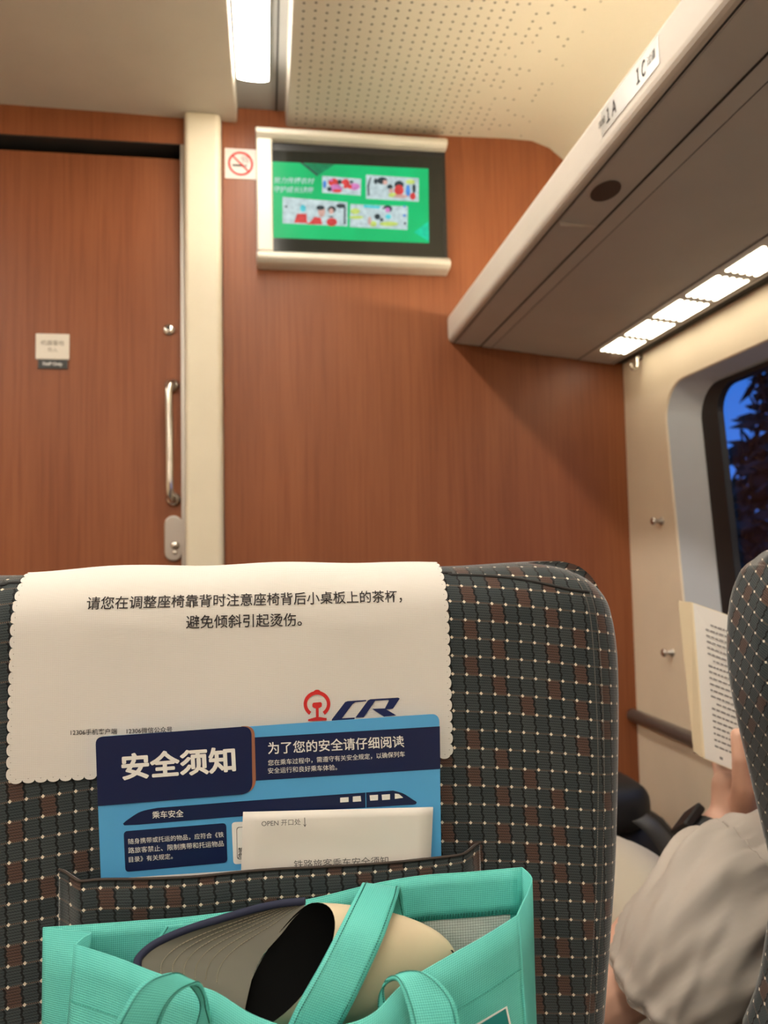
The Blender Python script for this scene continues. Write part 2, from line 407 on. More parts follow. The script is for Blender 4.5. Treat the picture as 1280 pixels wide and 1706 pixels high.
win = bpy.data.objects.new('window_1', None); COL.objects.link(win); win.location = (1.03, 1.0, WZ0); struct(win)
H1 = rrect(WY0 + .003, WY1 - .003, WZ0 + .003, WZ1 - .003, WRad); H2 = rrect(WY0 + .08, WY1 - .08, WZ0 + .03, WZ1 - .022, .075); H3 = rrect(WY0 + .155, WY1 - .155, WZ0 + .06, WZ1 - .040, .055)
w = MB(); loft_loops(w, [[(XR + .004, y, z) for y, z in H1], [(XR + .03, y, z) for y, z in rrect(WY0 + .045, WY1 - .045, WZ0 + .012, WZ1 - .010, .082)], [(1.03, y, z) for y, z in H2]])
w.build('reveal', 'reveal', win, True)
w = MB(); loft_loops(w, [[(1.03, y, z) for y, z in H2], [(1.024, y, z) for y, z in rrect(WY0 + .083, WY1 - .083, WZ0 + .033, WZ1 - .025, .073)], [(1.024, y, z) for y, z in rrect(WY0 + .150, WY1 - .150, WZ0 + .055, WZ1 - .036, .058)], [(1.036, y, z) for y, z in H3]])
w.build('gasket', 'rubber', win)
n = NT('window_glass'); t = n.t
tr = n.n('BsdfTransparent'); tr.inputs[0].default_value = (.80, .86, .88, 1); gl = n.n('BsdfGlossy'); gl.inputs['Roughness'].default_value = .02
fr = n.n('Fresnel'); fr.inputs[0].default_value = 1.5; mx = n.n('MixShader')
fm = n.math('ADD', n.math('MULTIPLY', fr.outputs[0], .8), .02)
t.links.new(fm, mx.inputs[0]); t.links.new(tr.outputs[0], mx.inputs[1]); t.links.new(gl.outputs[0], mx.inputs[2]); t.links.new(mx.outputs[0], t.nodes['Material Output'].inputs[0])
MB().add([(1.036, y, z) for y, z in H3], [tuple(range(len(H3)))[::-1]]).build('pane', n.m, win)
# wall rail under the window, kicker bulge
struct(MB().tube([(XR - .013, YB + .01, .778), (XR - .013, D - .002, .778)], .0165, 16).build('trim_4', 'rail', None, True))

# ceiling: left panel, lamp channel, perforated panel and its curve down to the rack, mirrored panel on the far side
def ceil_sheet(name, prof, mat, smooth=True):
    rows = [[V3((x, YB, z)) for x, z in prof], [V3((x, D, z)) for x, z in prof]]
    o = MB().grid(rows).build(name, mat, None, smooth); return struct(o)
arc = [(.064, 2.352), (.066, 2.350), (.50, 2.352), (.66, 2.355), (.735, 2.353), (.785, 2.336), (.83, 2.30), (.875, 2.24), (.915, 2.16), (.945, 2.06), (.962, 1.95), (XR, 1.75)]
ceil_sheet('ceiling', arc, 'perf')
ceil_sheet('trim_5', [(-.064, 2.392), (.058, 2.392)], 'grey', False)
ceil_sheet('trim_6', [(.0345, 2.391), (.0385, 2.391)], 'groove', False)
ceil_sheet('trim_7', [(.058, 2.392), (.060, 2.392), (.062, 2.354), (.066, 2.350)], 'ceil', False)
lp = [(-.064, 2.392), (-.066, 2.360), (-.0665, 2.354), (-.070, 2.352), (-.35, 2.358), (-.65, 2.362), (-.95, 2.358), (-1.23, 2.352), (-1.234, 2.392)]
ceil_sheet('trim_8', lp, 'ceil', False)
ceil_sheet('trim_9', [(-1.36, 2.392), (-1.234, 2.392)], 'grey', False)
ceil_sheet('trim_10', [(XL, 1.9), (XL + .03, 2.08), (-2.14, 2.24), (-2.03, 2.35), (-1.366, 2.352), (-1.36, 2.392)], 'ceil')
# lamps
def strip(xc, x0, x1, y1, label):
    r = empty('ceiling_light', (xc, 0, 2.37), label, 'ceiling light', 'strip lights along the ceiling')
    pts = [(x0, YB + .2), (x1, YB + .2), (x1, y1 - .004)] + [(x0 + (x1 - x0) * (1 - k / 8), y1 + .004 * math.sin(k / 8 * PI) - .003 * (k / 8)) for k in range(1, 8)] + [(x0, y1 - .006)]
    MB().poly_prism([(x, y, 2.352) for x, y in pts], (0, 0, .012)).build('diffuser', 'strip', r)
    MB().box((x0 - .002, YB + .19, 2.364), (x1 + .002, y1 + .012, 2.391)).build('housing', 'grey', r)
strip(-.02, -.0575, .0155, 1.816, 'bright white strip light set in the grey ceiling channel above the wall screen')
strip(-1.28, -1.3155, -1.2425, 1.816, 'second strip light on the far side of the ceiling, outside the photo')

# ================================================================= LUGGAGE RACK
rk = empty('luggage_rack', (.73, 0, 1.727), 'long beige overhead luggage rack above the window side', 'luggage rack')
Y0, Y1 = YB + .05, D - .004
def ext(prof, y0=Y0, y1=Y1): return MB().poly_prism([(x, y0, z) for x, z in prof], (0, y1 - y0, 0))
under = lambda x: 1.779 - .1104 * (x - .5)
lipp = [(.4835, 1.842), (.4837, 1.815), (.4843, 1.794), (.4856, 1.788), (.4885, 1.7835), (.493, 1.7808), (.503, under(.503)), (.505, 1.80), (.500, 1.83), (.498, 1.848), (.494, 1.852), (.487, 1.850)]
ext(lipp).build('front_lip', 'rack', rk)
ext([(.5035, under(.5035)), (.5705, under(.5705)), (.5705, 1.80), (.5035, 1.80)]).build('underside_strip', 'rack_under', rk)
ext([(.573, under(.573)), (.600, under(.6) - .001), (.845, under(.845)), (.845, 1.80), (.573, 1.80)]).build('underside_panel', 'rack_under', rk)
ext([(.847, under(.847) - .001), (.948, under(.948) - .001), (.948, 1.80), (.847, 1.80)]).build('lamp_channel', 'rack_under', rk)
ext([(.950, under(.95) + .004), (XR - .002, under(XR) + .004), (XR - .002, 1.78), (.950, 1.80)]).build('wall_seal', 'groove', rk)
ext([(.500, 1.801), (XR - .002, 1.801), (XR - .002, 1.812), (.500, 1.812)]).build('shelf', 'rack', rk)
ext([(.5045, under(.5) + .006), (.5735, under(.57) + .006), (.574, 1.795), (.5045, 1.795)]).build('groove_filler', 'groove', rk)
for xg, wg in ((.4995, .0018), (.5715, .0030), (.6015, .0012), (.846, .0022), (.9395, .0022)):
    ext([(xg - wg / 2, under(xg) - .0013), (xg + wg / 2, under(xg) - .0013), (xg + wg / 2, under(xg) + .003), (xg - wg / 2, under(xg) + .003)]).build('groove', 'groove', rk)
op = PZ(1009, 318, 1.7752)
MB().add([(op.x + .0205 * math.cos(t), op.y + .0345 * math.sin(t), under(op.x + .0205 * math.cos(t)) - .0012) for t in np.linspace(0, 2 * PI, 33)[:-1]], [tuple(range(32))]).build('sensor_cover', plain('sensor_dark', (.06, .05, .045), .4), rk)
jp = 1.17
MB().box((.5045, 1.245, under(.57) - .0006), (.5695, 1.2475, under(.50) + .001)).build('panel_joint', 'rack', rk)
# louvred lamps: each diffuser is a row of five glowing slots
step, ln = .1395, .117
for k in range(16):
    y1 = 1.893 - k * step; y0 = y1 - ln; mb = MB()
    for j in range(5):
        xa = .864 + j * .0147; xb = xa + .0082; r = (xb - xa) / 2; pts = []
        for q in range(7): a = q / 6 * PI; pts.append((xb - r + r * math.cos(a), y1 - r + r * math.sin(a)))
        for q in range(7): a = PI + q / 6 * PI; pts.append((xb - r + r * math.cos(a), y0 + r + r * math.sin(a)))
        mb.poly_prism([(x, y, under(x) - .0022) for x, y in pts], (0, 0, .0011))
    mb.build('light_diffuser', 'rackglow', rk)
MB().box((.905, 1.915, under(.93) - .0012), (.940, 1.945, under(.905) - .0008)).build('lamp_end_cover', 'rack', rk)
# seat number strip on the lip
sn = empty('seat_number_strip', (.483, 1.45, 1.815), 'pale strip with 1A and 1C on the lip of the luggage rack', 'label')
def lipx(z): return .4830
ya, yb = PX(1002, 205, .4832).y, PX(1098, 72, .4832).y
zz = [(1.803, lipx(1.803)), (1.842, lipx(1.842))]
MB().add([(lipx(1.804), ya, 1.804), (lipx(1.804), yb, 1.804), (lipx(1.841), yb, 1.841), (lipx(1.841), ya, 1.841)], [(0, 1, 2, 3)]).build('backing', plain('strip_film', (.50, .48, .44), .25), sn)
def lip_text(s, y_a, y_b, zb, h, mat, nm='lettering', fat=0.0):
    mb = MB(); text_fit(mb, s, (0, y_a, zb), (0, y_b, zb), (0, 0, 1), fmap=lambda p: V3((lipx(p.z) - .0004, p.y, p.z)), h=h, fat=.018 if h > .02 else .0); return mb.build(nm, mat, sn)
YL = lambda px, py: PX(px, py, .4832).y
lip_text('１Ａ', YL(1011, 188), YL(1027, 170), 1.813, .021, 'black_ink')
lip_text('靠窗', YL(998, 207), YL(1009, 193), 1.819, .011, 'black_ink')
lip_text('１Ｃ', YL(1061, 128), YL(1076, 108), 1.812, .022, 'black_ink')
lip_text('过道', YL(1079, 100), YL(1092, 80), 1.819, .012, 'black_ink')
# cove lamp lying on the shelf behind the lip
cv = empty('cove_light', (.60, 0, 1.8125), 'long warm tube light lying on top of the luggage rack', 'light')
MB().box((.585, Y0 + .1, 1.8125), (.625, 1.85, 1.826)).build('base', 'grey', cv)
MB().tube([(.605, Y0 + .12, 1.834), (.605, 1.83, 1.834)], .0085, 12).build('tube', 'cove', cv, True)

# hooks on the window wall
hk = empty('coat_hook', (XR, 1.89, 1.69), 'small metal J-shaped coat hook just below the luggage rack', 'hook')
hp = PX(1070, 606, XR); z0 = hp.z
pts = catmull([(XR - .002, hp.y, z0 + .028), (XR - .010, hp.y, z0 + .026), (XR - .012, hp.y, z0 + .008), (XR - .013, hp.y, z0 - .008), (XR - .020, hp.y, z0 - .016), (XR - .029, hp.y, z0 - .012), (XR - .032, hp.y, z0 - .001)], 6)
MB().tube([V3(p) for p in pts], .0042, 10).build('hook_arm', 'chrome', hk, True)
MB().box((XR - .004, hp.y - .009, z0 + .010), (XR - .0005, hp.y + .009, z0 + .040)).build('back_plate', 'chrome', hk, False, [BEV(.002)])
for (px, py), lab in (((1103, 868), 'small metal coat knob on the cream wall beside the window corner'), ((1121, 1087), 'lower metal coat knob on the cream wall, beside the book')):
    p = PX(px, py, XR); r = empty('coat_hook', p, lab, 'hook', 'coat knobs beside the window')
    MB().lathe(p, (-1, 0, 0), [(.010, 0), (.010, .003), (.0055, .005), (.0045, .017), (0, .017)], 18).build('stem', 'steel', r, True)
    MB().lathe(p + V3((-.0165, 0, 0)), (-1, 0, 0), [(.0045, -.002), (.009, .001), (.0105, .006), (.008, .010), (0, .011)], 18).build('knob', 'chrome', r, True)

# ================================================================= WALL: screen and signs
tv = empty('wall_screen', (.233, D, 1.96), 'wall-mounted screen in an aluminium frame showing a green slide of four photos', 'screen')
x0, x1 = -.018, .484; zb0, zb1 = 1.960, 1.997; zt0, zt1 = 2.288, 2.322
MB().box((x0 + .002, D - .028, zb0 + .01), (x1 - .002, D - .001, zt1 - .01)).build('casing', 'dark', tv)
def bar(z0, z1, sgn):
    pts = [(x0, D - .002, z0), (x0, D - .045, z0 + .003), (x0, D - .058, (z0 + z1) / 2 - .006), (x0, D - .058, (z0 + z1) / 2 + .006), (x0, D - .045, z1 - .003), (x0, D - .002, z1)]
    return MB().poly_prism(pts, (x1 - x0, 0, 0))
bar(zb0, zb1, 1).build('bottom_rail', 'alu', tv, False, [BEV(.004)]); bar(zt0, zt1, 1).build('top_rail', 'alu', tv, False, [BEV(.004)])
MB().box((x0 + .001, D - .046, zb1 - .003), (x0 + .042, D - .002, zt0 + .003)).build('side_rail', 'alu', tv, False, [BEV(.004)])
YS = D - .0285
S = lambda px, py, dy=0.0: PY(px, py, YS - .0006 - dy)
def flat(name, pts, mat, parent, dy=0.0): return MB().add([S(*p, dy) for p in pts], [tuple(range(len(pts)))]).build(name, mat, parent)
GREEN = NT('screen_green'); p = GREEN.xyz(GREEN.pos())
gf = GREEN.math('MULTIPLY', GREEN.math('ADD', p[0], 0.02), 2.2); nf = GREEN.noise(GREEN.pos(), 7.0, 2)
gc = GREEN.mix(nf, (0.0, .34, .10), (0.0, .66, .22))
GREEN.set(Base_Color=(0.01, .02, .01), Emission_Color=gc, Emission_Strength=0.9, Roughness=.3, Specular_IOR_Level=.1)
glass = flat('screen_glass', [(450, 250), (738, 262), (740, 432), (450, 418)], plain('screen_black', (.012, .014, .012), .12), tv, -.0002)
pic = flat('picture', [(453, 269), (714, 281), (715, 405), (453, 396)], GREEN.m, tv)
def em(name, c, k=.9):
    if name in M: return M[name]
    n = NT(name); c = n.mix(n.noise(n.pos(), 70.0, 3), tuple(v * .35 for v in c), tuple(min(1, v * 1.35) for v in c)); n.set(Base_Color=(0.01, .01, .01), Emission_Color=c, Emission_Strength=k, Specular_IOR_Level=.1, Roughness=.4); M[name] = n.m; return n.m
eW = em('pix_white', (.62, .86, .95)); eR = em('pix_red', (.90, .06, .06)); eK = em('pix_dark', (.03, .05, .06)); eP = em('pix_pink', (.75, .25, .6)); eB = em('pix_blue', (.08, .3, .9)); eY = em('pix_lime', (.62, .9, .18)); eS = em('pix_skin', (.75, .45, .38)); eC = em('pix_cyan', (.1, .7, .95)); eGd = em('pix_deepgreen', (0, .25, .1)); eGl = em('pix_lightgreen', (.0, .85, .45))
flat('triangle', [(505, 272), (558, 274), (529, 293)], eGd, pic, .0003)
flat('triangle_edge', [(500, 271), (505, 271.5), (529, 290), (529, 294)], eK, pic, .0005)
flat('corner_shape', [(714, 369), (715, 402), (690, 387)], eGl, pic, .0003)
def blob(cx, cy, rx, ry, n=16): return [(cx + rx * math.cos(2 * PI * k / n), cy + ry * math.sin(2 * PI * k / n)) for k in range(n)]
def photo(corners, blobs):
    ph = flat('photo', corners, eW, pic, .0003)
    for i, (b, m) in enumerate(blobs): flat('photo_detail', b, m, ph, .0005 + i * .00015)
photo([(537, 293), (602, 298), (601, 326), (537, 321)], [(blob(556, 304, 9, 7), eR), (blob(560, 314, 11, 7), eP), (blob(576, 306, 7, 8), eR), (blob(591, 311, 9, 6), eP), (blob(541, 307, 3, 7), eB), (blob(566, 303, 4, 4), eK), (blob(549, 315, 4, 4), eK), (blob(562, 318, 8, 3), eR), (blob(583, 311, 4, 4), eR), (blob(570, 309, 3, 3), eW), (blob(586, 303, 3, 2.5), eK), (blob(552, 300, 3, 2), eP)])
photo([(610, 291), (698, 297), (698, 336), (610, 331)], [([(617, 295), (619, 295), (615, 310), (616, 326), (613, 326), (612, 309)], eK), (blob(634, 317, 12, 13), eW), (blob(637, 301, 9, 6), eK), (blob(642, 304, 4, 4), eS), (blob(626, 302, 3, 5), eK), (blob(650, 311, 5, 4), eK), (blob(652, 318, 4, 4), eS), (blob(665, 308, 8, 7), eK), (blob(665, 317, 8, 9), eR), (blob(680, 318, 4, 10), eB), (blob(688, 327, 5, 6), eR), (blob(654, 325, 7, 4), eY), (blob(684, 303, 8, 4), eY), (blob(690, 314, 3, 8), eK), (blob(668, 327, 12, 3), eS)])
photo([(471, 328), (579, 337), (579, 377), (471, 372)], [([(490, 371), (495, 356), (511, 356), (512, 372)], eR), ([(514, 373), (524, 361), (535, 363), (537, 374)], eR), (blob(553, 370, 9, 7), eR), (blob(505, 347, 5, 6), eC), (blob(536, 352, 6, 10), eS), (blob(534, 346, 7, 4), eK), (blob(553, 349, 7, 6), eK), (blob(552, 352, 4, 5), eS), (blob(568, 343, 8, 4), eK), (blob(552, 361, 4, 1.2), eK), ([(573, 345), (576, 345), (576, 374), (573, 374)], eK), (blob(477, 344, 2, 2), eK), (blob(524, 372, 14, 2), eR)])
photo([(584, 340), (680, 344), (679, 383), (583, 378)], [(blob(592, 352, 8, 5), eY), ([(606, 341), (635, 343), (632, 348), (606, 346)], eC), (blob(594, 362, 12, 3), eY), (blob(646, 348, 8, 6), eK), (blob(644, 352, 6, 5), eW), (blob(646, 350, 4, 4), eP), (blob(647, 361, 5, 4), eC), (blob(629, 361, 5, 5), eK), (blob(636, 366, 3, 3), eK), (blob(648, 373, 16, 4), eY), (blob(622, 373, 6, 5), eY), (blob(616, 368, 3, 7), eS), (blob(674, 344, 2, 2), eB), (blob(674, 359, 3, 2), eB), (blob(675, 372, 2, 2.5), eK)])
mb = MB(); text_fit(mb, '努力传播农村', S(456, 305, .0006), S(524, 307, .0006), (0, 0, 1), fat=.01, shear=.2); text_fit(mb, '守护成长健康', S(456, 320, .0006), S(523, 322, .0006), (0, 0, 1), fat=.01, shear=.2)
mb.build('caption', eW, pic)

ns = empty('no_smoking_sign', PY(400, 300, D - .001), 'square white no-smoking sign with a red ring left of the screen', 'sign')
c = PY(401, 273, D - .0015); hs = .0405
MB().box((c.x - hs, D - .002, c.z - hs), (c.x + hs, D - .0003, c.z + hs)).build('plate', plain('sign_white', (.72, .64, .58), .4), ns, False, [BEV(.003)])
def ring(c, r0, r1, Y, n=40, a0=0, a1=2 * PI):
    rows = [[V3((c.x + r * math.cos(a0 + (a1 - a0) * k / n), Y, c.z + r * math.sin(a0 + (a1 - a0) * k / n))) for k in range(n + 1)] for r in (r0, r1)]
    return MB().grid(rows)
ring(c, .0268, .0322, D - .0026).build('red_ring', 'red_ink', ns)
q = math.sqrt(.5); u_ = V3((q, 0, -q)); v_ = V3((q, 0, q)); cc = V3((c.x, D - .0029, c.z))
MB().add([cc + u_ * .028 + v_ * .0022, cc + u_ * .028 - v_ * .0022, cc - u_ * .028 - v_ * .0022, cc - u_ * .028 + v_ * .0022], [(0, 1, 2, 3)]).build('slash', 'red_ink', ns)
cg = MB().box((c.x - .021, D - .0025, c.z - .0075), (c.x + .010, D - .0022, c.z - .0025)); cg.box((c.x + .012, D - .0025, c.z - .0075), (c.x + .016, D - .0022, c.z - .0025))
for k in range(3):
    x = c.x + .004 + .0065 * k
    cg.tube([V3(p) for p in catmull([(x, D - .0024, c.z + .002), (x + .004, D - .0024, c.z + .008), (x - .002, D - .0024, c.z + .014), (x + .004, D - .0024, c.z + .020)], 4)], .0007, 4)
cg.build('cigarette', 'black_ink', ns)

so = empty('staff_only_sign', PY(88, 614, Yd), 'small white and black Staff Only sign on the wooden door', 'sign')
a, b, c2, d2 = PY(60, 556, Yd), PY(116, 600, Yd), PY(64, 600, Yd), PY(113, 615, Yd)
MB().box((a.x, Yd - .004, b.z), (b.x, Yd - .0004, a.z)).build('plate', plain('sign_cream', (.74, .68, .58), .4), so, False, [BEV(.002)])
MB().box((c2.x, Yd - .0035, d2.z), (d2.x, Yd - .0004, b.z)).build('black_band', plain('sign_dark', (.03, .03, .028), .4), so)
mb = MB(); text_fit(mb, '机器重地', PY(68, 575, Yd - .0045), PY(107, 576, Yd - .0045), (0, 0, 1)); text_fit(mb, '勿入', PY(79, 586, Yd - .0045), PY(96, 587, Yd - .0045), (0, 0, 1)); mb.build('lettering', plain('sign_ink', (.25, .21, .16), .6), so)
mb = MB(); text_fit(mb, 'Staff Only', PY(71, 610, Yd - .0042), PY(104, 611, Yd - .0042), (0, 0, 1), fat=.01); mb.build('lettering', 'white_ink', so)

# ================================================================= SEATS
def interp(tab, z):
    """tab = [(z, val)] descending z"""
    if z >= tab[0][0]: return tab[0][1]
    for (za, va), (zb, vb) in zip(tab, tab[1:]):
        if z >= zb: t = (za - z) / (za - zb + 1e-9); return va + (vb - va) * t
    return tab[-1][1]
def smooth_tab(pts):
    c = catmull(pts, 6); return [(float(p[0]), float(p[1])) for p in c]
class Seat:
    def __init__(s, xc, Yb, th, r, ztop, hw, uvf, dip=0.0):
        s.xc, s.Yb, s.th, s.r, s.zt, s.hw, s.uvf, s.dip = xc, Yb, th, r, ztop, hw, uvf, dip
    def top(s, x): return s.zt - s.dip * math.exp(-((abs(x - s.xc) - .17) / .05) ** 2)
    def e(s, x, z):
        """how far the rear face has curved away at (x, z)"""
        w = interp(s.hw, z); ds = w - abs(x - s.xc); dt = s.top(x) - z
        q = math.hypot(max(0, 1 - ds / s.r), max(0, 1 - dt / s.r)); q = min(1, q)
        return s.r * (1 - math.sqrt(max(0, 1 - q * q)))
    def face(s, x, z): return s.Yb + s.e(x, z)
    def build(s, name, parent, zb):
        zs = []
        for k in range(13): zs.append(s.zt - s.r * (1 - math.cos(k / 12 * PI / 2)))
        z = s.zt - s.r
        while z > zb: z -= .012; zs.append(max(z, zb))
        ss = []
        for k in range(13): ss.append(-1 + .16 * (1 - math.cos(k / 12 * PI / 2)))
        ss += [-.84 + 1.68 * k / 40 for k in range(1, 40)]
        ss += [-x for x in ss[:13]][::-1]
        rows = []; U = []
        for z in zs:
            w = interp(s.hw, z); front = []; back = []; uf = []; ub = []
            for q in ss:
                x = s.xc + q * w; zz = z - (s.zt - s.top(x)) * smoothstep((z - s.zt + .08) / .08); e = s.e(x, zz)
                front.append(V3((x, s.Yb + e, zz))); back.append(V3((x, s.Yb + s.th - e, zz)))
            mid_ = len(ss) // 2; arc = [0.0] * len(ss)
            for k in range(mid_ + 1, len(ss)): arc[k] = arc[k - 1] + (front[k] - front[k - 1]).length
            for k in range(mid_ - 1, -1, -1): arc[k] = arc[k + 1] - (front[k] - front[k + 1]).length
            ez = s.e(s.xc, z - (s.zt - s.top(s.xc)) * smoothstep((z - s.zt + .08) / .08)); zl = max(0, z - (s.zt - s.r)); arcz = s.r * math.asin(min(1, zl / s.r)) - zl
            uf = [s.uvf(s.xc + a, p.z + arcz) for a, p in zip(arc, front)]
            ub = [s.uvf(s.xc + math.copysign(max(abs(arc[0]) + s.th - 2 * s.r + abs(arc[0]) - abs(a), 0), a if a else 1), p.z + arcz) for a, p in zip(arc, back)]
            rows.append(front + back[::-1]); U += uf + ub[::-1]
        mb = MB().grid(rows, True, U); n = len(ss)
        mb.F += [(k, 2 * n - 1 - k, 2 * n - 2 - k, k + 1) for k in range(n - 1)]
        L = len(mb.V) - 2 * n; mb.F += [(L + k + 1, L + 2 * n - 2 - k, L + 2 * n - 1 - k, L + k) for k in range(n - 1)]
        return mb.build(name, 'fabric', parent, True, uv=True)
def tabs(pix, Y, xc, sgn):
    return smooth_tab([(PY(px, py, Y).z, abs(PY(px, py, Y).x - xc)) for px, py in pix])
XA = -.0215
hwA = tabs([(935, 934.5), (962, 941), (985, 957), (1000, 980), (1013, 1018), (1021, 1060), (1025, 1110), (1026, 1200), (1024, 1320), (1020, 1440), (1011, 1570), (1001, 1706)], .595, XA, 1)
hwA += [(hwA[-1][0] - .15, hwA[-1][1] - .005), (.40, hwA[-1][1] - .008)]
uvA = lambda x, z: (x + .004, z + .32 * (x - .01) ** 2)
SA = Seat(XA, .56, .125, .038, PY(920, 934.5, .598).z, hwA, uvA, .0028)
XB = .635
hwB = tabs([(1283, 912), (1262, 920), (1240, 940), (1222, 972), (1212, 1015), (1209, 1080), (1213, 1130), (1224, 1190), (1246, 1285), (1268, 1380), (1282, 1440), (1284, 1490), (1277, 1545), (1261, 1640), (1236, 1706)], .642, XB, -1)
hwB += [(hwB[-1][0] - .08, hwB[-1][1] + .012), (.40, hwB[-1][1] + .014)]
ca, sa = math.cos(.62), math.sin(.62)
uvB = lambda x, z: (x * ca - z * sa, x * sa + z * ca)
SB = Seat(XB, .578, .078, .022, PY(1283, 912, .62).z, hwB, uvB, 0)
def seat(S, label, name='passenger_seat'):
    r = empty(name, (S.xc, .85, 0), label, 'train seat', 'row of seats in front')
    S.build('backrest', r, .42)
    wd = interp(S.hw, .6)
    def pad(a, b, bev, nm, mat='fabric'):
        mb = MB().box(a, b); mb.U = [(v.x + .1 * v.y, v.z + v.y) for v in mb.V]
        return mb.build(nm, mat, r, True, [BEV(bev, 4)], uv=True)
    pad((S.xc - wd + .03, S.Yb + S.th - .01, .33), (S.xc + wd - .03, 1.14, .455), .035, 'seat_cushion')
    pad((S.xc - wd + .06, S.Yb + .08, .22), (S.xc + wd - .06, 1.08, .328), .01, 'seat_frame', 'dark')
    for sg in (-1, 1):
        xx = S.xc + sg * (wd - .018)
        pad((xx - .022, S.Yb + S.th + .005, .615), (xx + .022, 1.05, .645), .012, 'armrest', 'dark')
        pad((xx - .016, .78, .30), (xx + .016, .92, .614), .006, 'armrest_support', 'dark')
        pad((S.xc + sg * .14 - .03, .70, 0), (S.xc + sg * .14 + .03, 1.0, .219), .006, 'leg', 'dark')
    return r
ra = seat(SA, 'dark checked fabric train seat directly ahead, wearing the white headrest cover')
rb = seat(SB, 'dark checked fabric train seat beside the window, partly cut off by the frame edge')
# piping along the rear top seam of the seat ahead and stitched side seams
def seam(S, pts, rad, mat, nm, par, off=.0):
    mb = MB(); mb.tube([V3((x, S.face(x, z) - off, z)) for x, z in pts], rad, 6); return mb.build(nm, mat, par, True)
right = [PY(px, py, .562) for px, py in ((700, 956), (760, 958), (820, 960), (870, 965), (915, 974), (950, 982), (985, 987))]
xs = [(p.x, p.z) for p in right]
full = [(2 * XA - x, z) for x, z in xs[::-1]] + xs
full = [tuple(p) for p in catmull(full, 5)]
seam(SA, full, .0013, 'seam', 'piping', ra)
for dx in (0, .0055):
    sp = [PY(px, py, .563) for px, py in ((957, 950), (970, 972), (979, 1010), (985, 1060), (990, 1140), (994, 1230), (995, 1320), (993, 1440), (988, 1560), (980, 1706))]
    for sg in (-1, 1):
        pl = [tuple(p) for p in catmull([(XA + sg * (p.x - XA + dx), p.z) for p in sp], 10)]
        mb = MB()
        for k in range(0, len(pl) - 1, 1):
            a_, b_ = pl[k], pl[k + 1]
            for j in range(3):
                t0, t1 = (j + .15) / 3, (j + .75) / 3
                q0 = (a_[0] + (b_[0] - a_[0]) * t0, a_[1] + (b_[1] - a_[1]) * t0); q1 = (a_[0] + (b_[0] - a_[0]) * t1, a_[1] + (b_[1] - a_[1]) * t1)
                mb.tube([V3((q[0], SA.face(*q) - .0001, q[1])) for q in (q0, q1)], .0004, 4)
        mb.build('side_stitching', 'seamlight', ra)
# piping round the wing of the window seat
for sg in (-1, 1):
    pl = []
    z = SB.zt - .0005
    while z > .45: pl.append(z); z -= .006
    pts = []
    for z in pl:
        w_ = interp(SB.hw, z); x = XB + sg * (w_ - .010); pts.append(V3((x, SB.face(x, z) - .001, z)))
    MB().tube(pts, .0024, 6).build('piping', 'seam', rb, True)

# pocket on the back of the seat ahead
pk_top = catmull([(p.x, p.z) for p in (PY(92, 1458, .55), PY(135, 1455, .55), PY(170, 1461, .54), PY(240, 1462, .538), PY(330, 1458, .538), PY(430, 1448, .538), PY(540, 1442, .538), PY(640, 1436, .538), PY(720, 1428, .538), PY(775, 1420, .54), PY(806, 1412, .55))], 6)
nt = len(pk_top); rows = []; U = []
PZB = .74
def pk_bulge(t): return max(0, math.sin(PI * min(1, max(0, t)))) ** .35
for j in range(15):
    v = j / 14; row = []
    for i, (x, zt_) in enumerate(pk_top):
        t = i / (nt - 1); z = zt_ + (PZB - zt_) * v
        gap = .0235 * smoothstep(min(t, 1 - t) / .13) * (1 - .55 * v) * (1 if v < .98 else .1) + .0006
        row.append(V3((x, SA.Yb - gap, z))); U.append((x * 1.0 + .004, .006 - v * (zt_ - PZB)))
    rows.append(row)
MB().grid(rows, U=U).build('pocket', 'fabric', ra, True, [SOL(.0016, 1.0)], uv=True)
mb = MB(); mb.tube([r_ + V3((0, -.0005, .0002)) for r_ in rows[0]], .0009, 6); mb.build('pocket_edge', plain('brown_binding', (.055, .04, .034), .85), ra, True)
mb = MB(); zc = 2
mb.tube([V3((p.x, p.y - .0022, p.z)) for p in [r_.lerp(q_, .5) for r_, q_ in zip(rows[3], rows[4])]][2:20], .0006, 5); mb.build('pocket_stitching', 'seamlight', ra)
# fold-down table carrying the tote
tt = MB().box((-.17, .33, .640), (.17, .555, .655)); tt.build('tray_table', 'rack', ra, False, [BEV(.005)])
for sg in (-1, 1): MB().box((XA + sg * .205 - .012, .40, .600), (XA + sg * .205 + .012, .70, .660)).build('tray_arm', 'dark', ra, False, [BEV(.003)])

